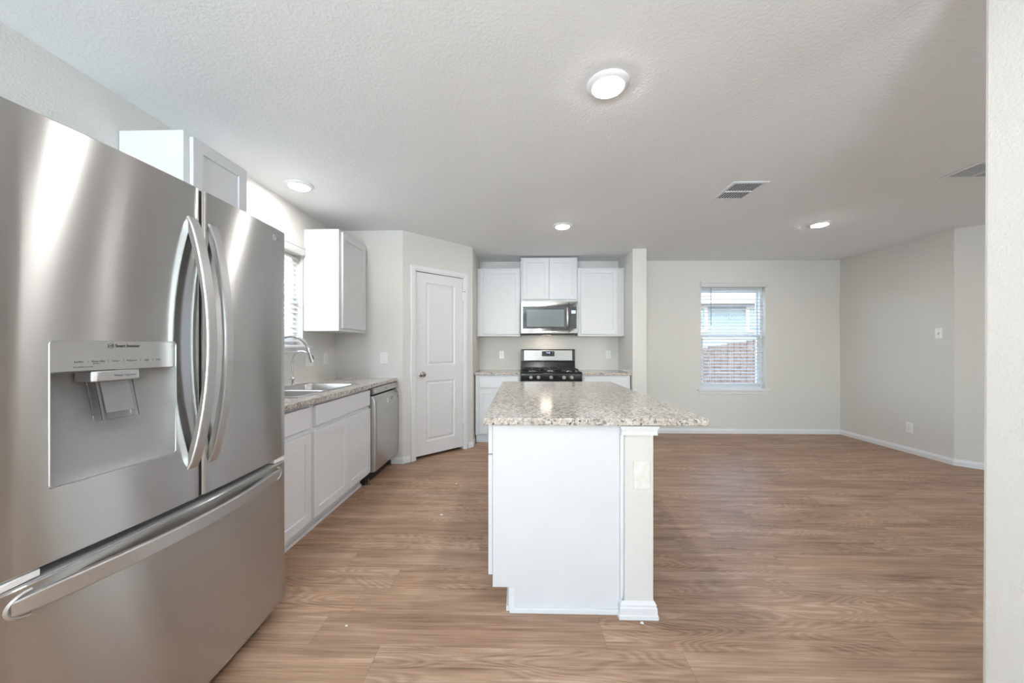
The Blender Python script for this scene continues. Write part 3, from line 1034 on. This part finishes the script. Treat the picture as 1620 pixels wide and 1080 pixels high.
# thin bright bezel round the dispenser
def bez(d, dx, r): 
    return [(fx(p[0]) + dx, p[0], p[1]) for p in [(q[0], q[1]) for q in rrect((y0 + y1) / 2, (z0_ + z1_) / 2, (y1 - y0) / 2 + d, (z1_ - z0_) / 2 + d, r, 0, 5)]]
MB().loft([bez(.0022, -.0008, .012), bez(.0012, .0014, .011), bez(-.0010, .0014, .009), bez(-.0018, -.002, .008)], True).build('dispenser_bezel', M_STEEL_H, dl, smooth=50)
MB().fbox(frame((0, 0, 0), (0, 1, 0), (1, 0, 0)), y0 + .001, y1 - .001, zc - .0012, zc + .0012, -1.102, fx(.99) - .004).build('strip_seam', M_INK, dl, smooth=0)
mb = MB()
mb.prism([(-1.135, .888), (-1.089, .888), (-1.080, .896), (-1.080, .994), (-1.088, 1.002), (-1.135, 1.002)], 'z', 1.131, 1.1585)
mb.build('spout_housing', M_STEEL_H, dl, bevel=.003)
# clear paddle: a bent tray hanging from the spout
mb = MB()
loops_o = []
for k in range(9):
    v = k / 8
    z = 1.131 - .100 * v
    xo = -1.098 + .020 * v
    loops_o.append([(xo - .028, .906, z), (xo - .004, .906, z), (xo, .910, z), (xo + .001, .952, z), (xo, .994, z), (xo - .004, .998, z), (xo - .028, .998, z),
                    (xo - .028, .9945, z), (xo - .006, .9945, z), (xo - .0045, .952, z), (xo - .006, .9095, z), (xo - .028, .9095, z)])
mb.loft(loops_o, True, True, True)
mb.build('dispenser_paddle', M_CLEAR, dl, smooth=40)
MB().loft([[(-1.104 + .018 * v, y, 1.128 - .080 * v) for y in (.918, .952, .986)] for v in (0, .5, 1)] , False).build('paddle_insert', M_STEEL_H, dl, smooth=40)

FXN = dict(U=(0, 1, 0), N=(1, 0, 0))
def put_text(body, size, y, z, m=M_INK, parent=dl, align='LEFT', xs=1.):
    e_ = y + size * .5 * len(body) * xs
    sl = (fx(e_) - fx(y)) / (e_ - y)
    return text_mesh(body, size, 'lettering', m, parent, (fx(y) - .0007, y, z), (sl, 1, 0), (1, -sl, 0), thick=.0008, align=align, xscale=xs)
put_text('Smart Inverter', .0125, .942, 1.2235, xs=.80)
mb = MB()
def ring_yz(mb, yc, zc_, hy, hz, r, w, xo=.0004):
    O_ = [(p[0], p[1]) for p in rrect(yc, zc_, hy, hz, r, 0, 5)]
    I_ = [(p[0], p[1]) for p in rrect(yc, zc_, hy - w, hz - w, max(.0004, r - w), 0, 5)]
    mb.loft([[(fx(y) - .0012, y, z) for y, z in O_], [(fx(y) + xo - .0006, y, z) for y, z in O_], [(fx(y) + xo - .0006, y, z) for y, z in I_], [(fx(y) - .0012, y, z) for y, z in I_]])
ring_yz(mb, .9315, 1.2235, .0062, .0058, .0028, .0010)
mb.build('emblem', M_INK, dl, smooth=0)
put_text('r C', .0062, .9282, 1.2235, xs=.8)
for s, y, z, sz in (('Ice Plus', .857, 1.1835, .0066), ('Water Filter', .891, 1.1835, .0066), ('Filter Reset', .894, 1.1780, .0036), ('Freezer', .935, 1.1835, .0060),
                    ('Refrigerator', .968, 1.1835, .0060), ('Light', 1.014, 1.1835, .0066), ('Lock', 1.046, 1.1835, .0066), ('*Press & hold for 3 seconds', .855, 1.1705, .0040)):
    put_text(s, sz, y, z, M_INKL, xs=.86)
for y in (.884, .926, .961, 1.004, 1.036):
    MB().box(fx(y) - .0015, fx(y) - .0009, y, y + .0004, 1.1795, 1.1875).build('divider_mark', M_INKL, dl, smooth=0)
k = text_mesh('Water', .0085, 'lettering', M_INK, dl, (-1.0798, .932, 1.1448), **FXN)
k = text_mesh('Dispenser', .0085, 'lettering', M_INKL, dl, (-1.0798, .9575, 1.1448), xscale=.85, **FXN)
# round face-like emblem near the top corner of the right door, and two faint letters
yc, zc2 = 1.579, 1.709
mb = MB()
def strip(mb, P, w=.0012):
    for a, b_ in zip(P, P[1:]):
        d = Vector((b_[0] - a[0], b_[1] - a[1])).normalized() * (w / 2)
        n = Vector((-d.y, d.x))
        Q = [(a[0] - n.x, a[1] - n.y), (b_[0] - n.x, b_[1] - n.y), (b_[0] + n.x, b_[1] + n.y), (a[0] + n.x, a[1] + n.y)]
        mb.loft([[(fx(y) - .0005, y, z) for y, z in Q], [(fx(y) + .0005, y, z) for y, z in Q]], True, True, True)
strip(mb, [(yc + .0115 * math.cos(R(a)), zc2 + .0115 * math.sin(R(a))) for a in range(78, 362, 12)], .0018)
strip(mb, [(yc, zc2 + .006), (yc, zc2 - .005), (yc + .004, zc2 - .005)], .0016)
strip(mb, [(yc + .005, zc2), (yc + .0115, zc2)], .0016)
mb.lathe([(.0015, 0), (.0015, .001)], (fx(yc) - .0004, yc - .005, zc2 + .005), (1, 0, 0), 10)
mb.build('emblem', M_LOGO, dr, smooth=0)
text_mesh('LG', .017, 'lettering', M_RECESS, dr, (fx(1.60) - .0001, 1.598, 1.707), thick=.0003, xscale=.9, **FXN)

# ------------------------------------------------------------------ dishwasher
d = thing('dishwasher', 'stainless steel dishwasher at the end of the sink counter', 'dishwasher', (-1.6, 3.437, 0))
DY0, DY1 = 3.139, 3.742
MB().box(-1.93, -1.345, DY0 + .002, DY1 - .002, .11, .862).build('tub', M_KICK, d, smooth=0)
MB().box(-1.90, -1.372, DY0 + .002, DY1 - .002, .004, .112).build('kick_plate', M_KICK, d, bevel=.002)
for y in (DY0 + .03, DY1 - .03):
    MB().lathe([(.016, 0), (.016, .006), (.007, .008), (.007, .05)], (-1.352, y, 0), (0, 0, 1), 14).build('levelling_foot', M_NICKEL, d, smooth=40)
FD = frame((0, 0, 0), (0, 1, 0), (1, 0, 0))
mb = MB().prism([(-1.345, .803), (-1.300, .800), (-1.290, .806), (-1.290, .857), (-1.296, .862), (-1.345, .862)], 'y', DY0, DY1)
cp = mb.build('control_strip', M_STEEL_DW, d, bevel=.003)
MB().lathe([(.007, 0), (.007, .001)], (-1.2905, DY0 + .035, .832), (1, 0, 0), 16).build('indicator', M_STICK, cp)
MB().fbox(FD, 3.40, 3.44, .826, .840, -1.2905, -1.2895).build('badge', M_NICKEL, cp, bevel=.0003)
MB().lathe([(.005, 0), (.005, .001)], (-1.2905, DY1 - .045, .832), (1, 0, 0), 12).build('status_light', M_SLOT, cp)
mb = MB()
prof = [(-1.345, .118), (-1.290, .118), (-1.279, .124), (-1.273, .20), (-1.270, .45), (-1.272, .70), (-1.276, .752), (-1.300, .786), (-1.345, .790)]
loops = []
for y, ins in ((DY0, .018), (DY0 + .004, .008), (DY0 + .018, 0), (DY1 - .018, 0), (DY1 - .004, .008), (DY1, .018)):
    loops.append([(x - (ins if x > -1.34 else 0), y, z) for x, z in prof])
mb.loft(loops, True, True, True)
dd = mb.build('dishwasher_door', M_STEEL_DW, d, smooth=28)
MB().fbox(FD, 3.405, 3.432, .690, .738, -1.2735, -1.2712).build('sticker', M_STICK, dd, smooth=0)
MB().fbox(FD, 3.495, 3.555, .700, .742, -1.2735, -1.2712).build('sticker', M_STICK, dd, smooth=0)
MB().fbox(FD, 3.505, 3.548, .704, .738, -1.2715, -1.2706).build('sticker_print', M_STICKD, dd, smooth=0)
MB().fbox(FD, 3.520, 3.532, .712, .728, -1.2708, -1.2700).build('sticker_print', M_STICK, dd, smooth=0)
MB().fbox(FD, 3.690, 3.712, .700, .730, -1.2735, -1.2712).build('badge', M_SLOT, dd, smooth=0)

# ------------------------------------------------------------------ range
rg = thing('gas_range', 'black and stainless gas range between the back counters', 'stove', (.383, 4.85, 0))
RX0, RX1 = .004, .762
MB().box(RX0, RX1, 4.535, 5.14, .03, .898).build('range_body', M_BLACK, rg, bevel=.003)
for x in (RX0 + .05, RX1 - .05):
    for y in (4.58, 5.09): MB().lathe([(.018, 0), (.018, .032)], (x, y, 0), (0, 0, 1), 12).build('foot', M_KICK, rg)
FRg = frame((0, 4.535, 0), (1, 0, 0), (0, -1, 0))
slabfront(FRg, RX0 + .002, RX1 - .002, .235, .785, .001, .035).build('oven_door', M_STEEL_R, rg, smooth=0)
od = [o for o in rg.children if o.name.startswith('oven_door')][0]
MB().fbox(FRg, .13, .636, .34, .66, .035, .037).build('oven_window', M_BLACK, od, smooth=0)
mb = MB().tube([FRg(.06, .735, .075), FRg(.706, .735, .075)], .012, 12)
for x in (.09, .676): mb.tube([FRg(x, .735, .034), FRg(x, .735, .075)], .008, 10)
mb.build('oven_handle', M_STEEL_H, od, smooth=50)
slabfront(FRg, RX0 + .002, RX1 - .002, .06, .228, .001, .03).build('storage_drawer', M_STEEL_R, rg, smooth=0)
mb = MB().prism([(4.545, .792), (4.500, .792), (4.488, .800), (4.482, .870), (4.486, .893), (4.500, .904), (4.545, .904)], 'x', RX0 - .002, RX1 + .003)
pn = mb.build('control_panel', M_BLACK, rg, bevel=.004)
for i, x in enumerate((.129, .223, .380, .537, .633)):
    mb = MB().lathe([(.025, 0), (.025, .004), (.0215, .006), (.019, .026), (.016, .029)], (x, 4.4855, .843), (0, -1, .06), 24)
    mb.box(x - .003, x + .003, 4.451, 4.458, .830, .858)
    mb.build('knob', M_KNOB, pn, smooth=40)
    MB().box(x + (.026 if i > 1 else -.036), x + (.036 if i > 1 else -.026), 4.4835, 4.4845, .868, .872).build('dial_mark', M_STICK, pn, smooth=0)
for a, b_ in ((.575, .61), (.66, .70)): MB().box(a, b_, 4.4835, 4.4845, .868, .871).build('dial_legend', M_STICK, pn, smooth=0)
mb = MB().box(RX0, RX1, 4.50, 5.06, .897, .906)
mb.box(RX0, RX0 + .012, 4.50, 5.06, .906, .912).box(RX1 - .012, RX1, 4.50, 5.06, .906, .912).box(RX0, RX1, 4.495, 4.508, .903, .912)
mb.build('cooktop', M_BLACK, rg, bevel=.002)
for x, y, r in ((.16, 4.66, .045), (.16, 4.90, .038), (.386, 4.78, .05), (.61, 4.66, .042), (.61, 4.90, .035)):
    mb = MB().lathe([(r * 1.25, 0), (r * 1.2, .008), (r * .95, .010), (r * .95, .016)], (x, y, .906), (0, 0, 1), 24)
    b_ = mb.build('burner', M_NICKEL, rg, smooth=40)
    MB().lathe([(r * .85, .016), (r * .85, .021), (r * .7, .024)], (x, y, .906), (0, 0, 1), 24).build('burner_cap', M_IRON, b_, smooth=40)
for a, b_ in ((.046, .262), (.275, .499), (.512, .728)):
    mb = MB()
    w = .011
    for (x0, x1, yy0, yy1) in ((a, b_, 4.555, 4.555 + w), (a, b_, 5.0, 5.0 + w), (a, a + w, 4.555, 5.0 + w), (b_ - w, b_, 4.555, 5.0 + w),
                               ((a + b_) / 2 - w / 2, (a + b_) / 2 + w / 2, 4.555, 5.0), (a, b_, 4.66 - w / 2, 4.66 + w / 2), (a, b_, 4.9 - w / 2, 4.9 + w / 2), (a, b_, 4.78 - w / 2, 4.78 + w / 2)):
        mb.box(x0, x1, yy0, yy1, .930, .943)
    for x in (a + w / 2, b_ - w / 2):
        for y in (4.56, 5.0): mb.box(x - .006, x + .006, y - .002, y + .012, .906, .932)
    mb.build('grate', M_IRON, rg, bevel=.002)
mb = MB().prism([(5.055, .904), (5.14, .904), (5.14, 1.03), (5.085, 1.03), (5.075, .99)], 'x', RX0, RX1)
mb.build('riser', M_BLACK, rg, bevel=.003)
mb = MB().prism([(5.066, 1.020), (5.14, 1.020), (5.14, 1.190), (5.082, 1.190), (5.074, 1.184)], 'x', RX0 + .001, RX1 - .001)
bg = mb.build('backguard', M_BLACK, rg, bevel=.006)
mb = MB()
mb.loft([[(x, 5.0675 + (z - 1.033) * .05 - dy, z) for x, z in ((.049, 1.034), (.722, 1.034), (.722, 1.177), (.049, 1.177))] for dy in (0, .004)], True, True, True)
bp = mb.build('steel_panel', M_STEEL_R, bg, bevel=.0015)
mb = MB()
mb.loft([[(p[0], 5.0675 + (p[1] - 1.033) * .05 - dy, p[1]) for p in rrect(.386, 1.128, .088, .036, .008, 0, 4)] for dy in (.003, .006)], True, True, True)
mb.build('display', M_BLACK, bg, smooth=0)
text_mesh('7:18', .030, 'clock_digits', M_BLUE, bg, (.386, 5.0640, 1.141), (1, 0, 0), (0, -1, 0), thick=.0008, align='CENTER')
mb = MB()
for x in (.325, .35, .375, .40, .425, .45): mb.box(x - .004, x + .004, 5.0645, 5.0662, 1.106, 1.110)
mb.build('key_legend', M_KEYS, bg, smooth=0)
MB().box(.448, .456, 5.0645, 5.0662, 1.140, 1.150).build('key_mark', M_KEYS, bg, smooth=0)

# ------------------------------------------------------------------ microwave
mw = thing('microwave_oven', 'stainless over-the-range microwave under the short cabinet', 'microwave', (.382, 4.95, 1.39))
MX0, MX1, MY = .004, .760, 4.775
MB().box(MX0 + .004, MX1 - .004, MY + .03, YB - .004, 1.392, 1.830).build('microwave_body', M_KICK, mw, bevel=.003)
FM = frame((0, MY, 0), (1, 0, 0), (0, -1, 0))
SEAM = .640
dm = MB().ring(FM, (MX0, SEAM - .0015, 1.404, 1.826), (.030, SEAM - .0016, 1.466, 1.756), -.03, 0).build('microwave_door', M_STEEL_R, mw, bevel=.002)
MB().fbox(FM, .0302, SEAM - .002, 1.4662, 1.7558, -.028, -.002).build('door_glass', M_MWGLASS, dm, smooth=0)
MB().fbox(FM, .080, .575, 1.492, 1.716, -.003, -.001).build('window_screen', M_MWSCREEN, dm, smooth=0)
mb = MB()
loops = []
for k in range(17):
    t_ = k / 16
    z = 1.474 + (1.748 - 1.474) * t_
    dpt = .006 + .034 * math.sin(PI * t_) ** .6
    loops.append([FM(u, z, n) for u, n in ((.602, max(.0, dpt - .014)), (.602, dpt - .004), (.608, dpt), (.626, dpt), (.632, dpt - .004), (.632, max(0., dpt - .014)))])
mb.loft(loops, True, True, True)
mb.build('microwave_handle', M_STEEL_R, dm, smooth=40)
MB().lathe([(.0065, 0), (.0065, .0012)], FM(.37, 1.79, 0), (0, -1, 0), 16).build('emblem', M_SLOT, dm)
cpn = MB().ring(FM, (SEAM + .0015, MX1, 1.404, 1.826), (SEAM + .004, MX1 - .022, 1.466, 1.756), -.03, 0).build('control_column', M_STEEL_R, mw, bevel=.002)
MB().fbox(FM, SEAM + .0042, MX1 - .0222, 1.4662, 1.7558, -.028, -.001).build('key_panel', M_MWPANEL, cpn, smooth=0)
MB().fbox(FM, .669, .726, 1.664, 1.706, -.0015, .0004).build('display', M_LCD, cpn, smooth=0)
text_mesh('12:30', .020, 'clock_digits', M_STICK, cpn, FM(.6975, 1.677, .0006), (1, 0, 0), (0, -1, 0), align='CENTER', thick=.0003)
mb = MB()
for i in range(3):
    for j in range(8):
        if j < 6: mb.fbox(FM, .672 + i * .024, .680 + i * .024, 1.632 - j * .019, 1.636 - j * .019, -.0015, .0003)
mb.build('key_legend', M_KEYS, cpn, smooth=0)
mb = MB().box(MX0 + .01, MX1 - .01, MY + .004, MY + .10, 1.385, 1.404)
mb.build('vent_grille', M_DARK, mw, bevel=.003)
MB().box(.28, .42, MY + .13, MY + .19, 1.388, 1.3935).build('task_light', mat('warm_lamp_cover', (1, .9, .8), .4, var=0, emit=(1, .82, .66), es=32), mw, smooth=0)
for x in (.12, .56):
    mb = MB().box(x, x + .12, MY + .14, MY + .30, 1.388, 1.393)
    mb.build('grease_filter', M_NICKEL, mw, smooth=0)


# ------------------------------------------------------------------ switches and outlets
def plate(name, label, cat, F, u, v, kind, w=.072, h=.116, m=None, group='wall plates'):
    t = thing(name, label, cat, tuple(F(u, v, 0)), group)
    mb = MB()
    mb.nested(F, [(u - w / 2, u + w / 2, v - h / 2, v + h / 2, .0005), (u - w / 2, u + w / 2, v - h / 2, v + h / 2, .003),
                  (u - w / 2 + .004, u + w / 2 - .004, v - h / 2 + .004, v + h / 2 - .004, .006)])
    mb.build('cover_plate', m or M_PLATE, t, smooth=0)
    if kind == 'outlet':
        for s in (-.0195, .0195):
            q = MB()
            q.loft([[F(u + p[0], v + s + p[1], n) for p in rrect(0, 0, .0165, .0145, .008, 0, 4)] for n in (.005, .0085)], True, True, True)
            so = q.build('socket', M_PLATE, t, smooth=30)
            q = MB()
            q.fbox(F, u - .0075, u - .0055, v + s - .002, v + s + .007, .008, .0090)
            q.fbox(F, u + .0055, u + .0075, v + s - .002, v + s + .006, .008, .0090)
            q.fbox(F, u - .002, u + .002, v + s - .010, v + s - .006, .008, .0090)
            q.build('socket_slots', M_SLOT, so, smooth=0)
    elif kind == 'toggle':
        MB().fbox(F, u - .0055, u + .0055, v - .012, v + .012, .005, .0075).build('switch_slot', M_SLOT, t, smooth=0)
        q = MB(); q.loft([[F(u + a, v + b_, .006) for a, b_ in ((-.004, -.008), (.004, -.008), (.004, .006), (-.004, .006))],
                          [F(u + a, v + b_, .017) for a, b_ in ((-.0035, .002), (.0035, .002), (.0035, .010), (-.0035, .010))]], True, True, True)
        q.build('toggle', M_PLATE, t, smooth=0)
    elif kind == 'rocker':
        for du in ((-.023, .023) if w > .1 else (0,)):
            q = MB().nested(F, [(u + du - .0165, u + du + .0165, v - .033, v + .033, .005), (u + du - .0165, u + du + .0165, v - .033, v + .033, .0085), (u + du - .015, u + du + .015, v - .031, v + .031, .0095)])
            q.build('rocker', M_PLATE, t, smooth=0)
    for dv in ((0,) if kind == 'outlet' else (-.042, .042)):
        for du in ((-.023, .023) if w > .1 else (0,)):
            MB().lathe([(.003, .005), (.003, .0068)], F(u + du, v + dv, 0), F(0, 0, 1) - F(0, 0, 0), 10).build('screw', M_SLOT if kind != 'blank' else (m or M_PLATE), t)
    return t


FXp = frame((XL, 0, 0), (0, 1, 0), (1, 0, 0))
plate('light_switch', 'double switch plate on the left wall just behind the faucet spray head', 'light switch', FXp, 3.29, 1.098, 'rocker', w=.118)
plate('wall_outlet', 'slim outlet on the left wall under the upper cabinet, nearest the corner', 'outlet', FXp, 3.565, 1.105, 'outlet')
FK = frame((0, FL_K, 0), (1, 0, 0), (0, -1, 0))
plate('light_switch', 'switch plate above the dishwasher, on the wall left of the pantry door', 'light switch', FK, -1.434, 1.104, 'rocker', w=.085, h=.124)
plate('wall_outlet', 'outlet on the back wall left of the range', 'outlet', FB, -.273, 1.112, 'outlet')
plate('wall_outlet', 'outlet on the back wall right of the range', 'outlet', FB, 1.248, 1.114, 'outlet')
FW = frame((XR, 0, 0), (0, -1, 0), (-1, 0, 0))
plate('light_switch', 'toggle switch at shoulder height on the right wall', 'light switch', FW, -3.972, 1.366, 'toggle')
plate('wall_outlet', 'outlet low on the right wall near the baseboard', 'outlet', FW, -4.265, .292, 'outlet')
FPn = frame((0, PY0, 0), (1, 0, 0), (0, -1, 0))
plate('wall_plate', 'blank cover plate with yellowed paint on the end of the island', 'wall plate', FPn, .5455, .643, 'blank', w=.078, h=.126, m=M_PATCH)


# ------------------------------------------------------------------ ceiling lights and vents
def ceiling_light(label, x, y, first=[None]):
    loc = (x, y, CEIL)
    if first[0] is None:
        t = thing('ceiling_light', label, 'ceiling light', loc, 'recessed ceiling lights')
        MB().lathe([(.097, -.0005), (.097, -.005), (.092, -.010), (.078, -.017), (.068, -.019), (.064, -.017)], loc, (0, 0, 1), 48, cap1=True).build('trim_ring', M_PLATE, t, smooth=40)
        MB().lathe([(.0655, -.0175), (.064, -.0215), (.05, -.0235), (.0, -.0240)], loc, (0, 0, 1), 40).build('lamp_lens', M_LENS, t, smooth=60)
        first[0] = t
        return t
    r = first[0].copy(); COL.objects.link(r); r.location = loc; r['label'] = label
    for c in first[0].children:
        q = c.copy(); COL.objects.link(q); q.parent = r
    return r


ceiling_light('round recessed light above the island, the largest and nearest', .407, 1.690)
ceiling_light('round recessed light above the sink counter beside the left wall', -1.670, 2.680)
ceiling_light('round recessed light in front of the microwave and range', .421, 3.635)
ceiling_light('round recessed light right of the ceiling vent, near the dining window', 2.960, 3.640)

ceiling_light('round recessed light behind the viewpoint, in line with the island light', .400, -.255)


def vent(label, x0, x1, y0, y1, along):
    t = thing('ceiling_vent', label, 'air vent', ((x0 + x1) / 2, (y0 + y1) / 2, CEIL), 'ceiling air vents')
    F = lambda u, v, n: Vector((u, v, CEIL - n))
    b_ = .028
    MB().ring(F, (x0, x1, y0, y1), (x0 + b_, x1 - b_, y0 + b_, y1 - b_), .0006, .008).build('vent_frame', M_TRIM, t, bevel=.003)
    MB().box(x0 + b_ - .002, x1 - b_ + .002, y0 + b_ - .002, y1 - b_ + .002, CEIL - .0014, CEIL - .0006).build('vent_shade', M_VOID, t, smooth=0)  # dark sheet painting the shade of the duct behind the louvres
    mb = MB()
    n = 10
    a0, a1 = (x0 + b_, x1 - b_) if along == 'y' else (y0 + b_, y1 - b_)
    c0, c1 = (y0 + b_, y1 - b_) if along == 'y' else (x0 + b_, x1 - b_)
    for k in range(n):
        a = a0 + (a1 - a0) * (k + .5) / n
        sec = [(a - .0020, CEIL - .0030), (a - .0008, CEIL - .0030), (a + .0034, CEIL - .0085), (a + .0022, CEIL - .0085)]
        mb.prism(sec, 'y' if along == 'y' else 'x', c0, c1)
    mb.build('louvres', mat('louvre_grey', (.50, .51, .53), .4), t, smooth=0)
    cm = (c0 + c1) / 2
    (MB().box(a0, a1, cm - .005, cm + .005, CEIL - .0115, CEIL - .0020) if along == 'y' else MB().box(cm - .005, cm + .005, a0, a1, CEIL - .0115, CEIL - .0020)).build('centre_bar', M_TRIM, t, smooth=0)
    return t


vent('square ceiling vent between the island light and the dining window light', 1.573, 1.838, 2.700, 3.025, 'y')
vent('ceiling vent partly hidden by the near wall at the right', 3.028, 3.40, 2.440, 2.685, 'x')

# ------------------------------------------------------------------ paint flecks on the floor
M_FLECK = mat('dried_paint', (.85, .84, .82), .6)
def fleck(label, x, y, s):
    mb = MB()
    P = []
    for k in range(7):
        a = 2 * PI * k / 7; r_ = s * (.6 + .5 * random.random())
        P.append((x + r_ * math.cos(a) * 1.4, y + r_ * math.sin(a)))
    mb.prism(P, 'z', .0003, .0022)
    tag(mb.build('paint_chip', M_FLECK, None, smooth=0, origin=(x, y, 0)), label, 'paint chip', 'paint chips on the floor')
fleck('white paint chip on the floor in front of the pantry door', -.574, 3.207, .010)
fleck('white paint chip on the floor between the sink cabinet and the island', -.578, 2.611, .011)
fleck('white paint chip on the floor near the front corner of the refrigerator', -.762, 1.559, .005)
fleck('white paint chip on the floor at the foot of the island post', .536, 1.607, .008)

# ------------------------------------------------------------------ outside the dining window
def ground_mat():
    m, nt, b = new_mat('dry_grass')
    g = G(nt); nz = g.noise(g.obj(), 6., 5, .6)
    g.put(b.inputs['Base Color'], g.ramp(nz, [(.35, (.26, .21, .13)), (.65, (.42, .36, .24))])); b.inputs['Roughness'].default_value = .9
    return m


struct(MB().box(-30, 40, -30, 40, -.40, -.16).build('ground', ground_mat(), smooth=0))


def siding_mat():
    m, nt, b = new_mat('pale_blue_siding')
    g = G(nt)
    sep = g.n('ShaderNodeSeparateXYZ'); g.put(sep.inputs[0], g.obj())
    f_ = g.math('FRACT', g.math('DIVIDE', sep.outputs[2], .17))
    g.put(b.inputs['Base Color'], g.mix(g.math('LESS_THAN', f_, .05), (.36, .43, .48), (.24, .30, .35)))
    b.inputs['Roughness'].default_value = .7
    return m


hs = thing('house', 'pale blue neighbour house beyond the fence outside the dining window', 'house', (7, 13, -.16))
M_SID = siding_mat()
HY = 11.4
MB().box(3.0, 12.0, HY, HY + 6, -.16, 2.72).build('wall', M_SID, hs, smooth=0)
MB().box(3.0, 12.0, HY - .02, HY, 2.52, 2.72).build('frieze_board', M_TRIM, hs, smooth=0)
M_ROOF = mat('grey_brown_shingles', (.30, .26, .24), .9, var=.15, vscale=14)
mb = MB().prism([(HY - .9, 2.62), (HY + 3.2, 4.35), (HY + 6.4, 2.72), (HY + 6.4, 2.62), (HY - .9, 2.54)], 'x', 2.6, 12.4)
mb.build('roof', M_ROOF, hs, smooth=0)
MB().box(2.6, 12.4, HY - .94, HY - .9, 2.47, 2.64).build('fascia', mat('taupe_fascia', (.34, .29, .27), .6), hs, smooth=0)
M_NWIN = mat('house_window_glass', (.10, .18, .22), .08, spec=.8, var=.1)
FH = frame((0, HY, 0), (1, 0, 0), (0, -1, 0))
for a, b_ in ((4.85, 5.72), (7.11, 7.95)):
    w = MB().ring(FH, (a - .10, b_ + .10, 1.66, 2.50), (a, b_, 1.76, 2.42), .0, .03).build('house_window', M_TRIM, hs, smooth=0)
    MB().fbox(FH, a, b_, 1.76, 2.42, .002, .008).build('pane', M_NWIN, w, smooth=0)

M_FENCE = mat('weathered_fence_boards', (.125, .088, .066), .85, var=.35, vscale=9)
fe = thing('wooden_fence', 'brown board fence seen through the blind of the dining window', 'fence', (5, 8.2, -.16))
mb = MB()
x = 1.5
while x < 10:
    top = 1.22 + (x - 4.1) * .15
    mb.box(x, x + .135, 8.2, 8.22, -.16, min(2.0, max(.9, top)) + random.uniform(-.01, .01))
    x += .143
mb.build('boards', M_FENCE, fe, smooth=0)
for zf in (.15, .75):
    MB().box(1.5, 10, 8.22, 8.26, zf, zf + .09).build('rail', M_FENCE, fe, smooth=0)
for x in (1.6, 4.0, 6.4, 8.8):
    MB().box(x, x + .09, 8.26, 8.35, -.16, 1.0).build('post', M_FENCE, fe, smooth=0)
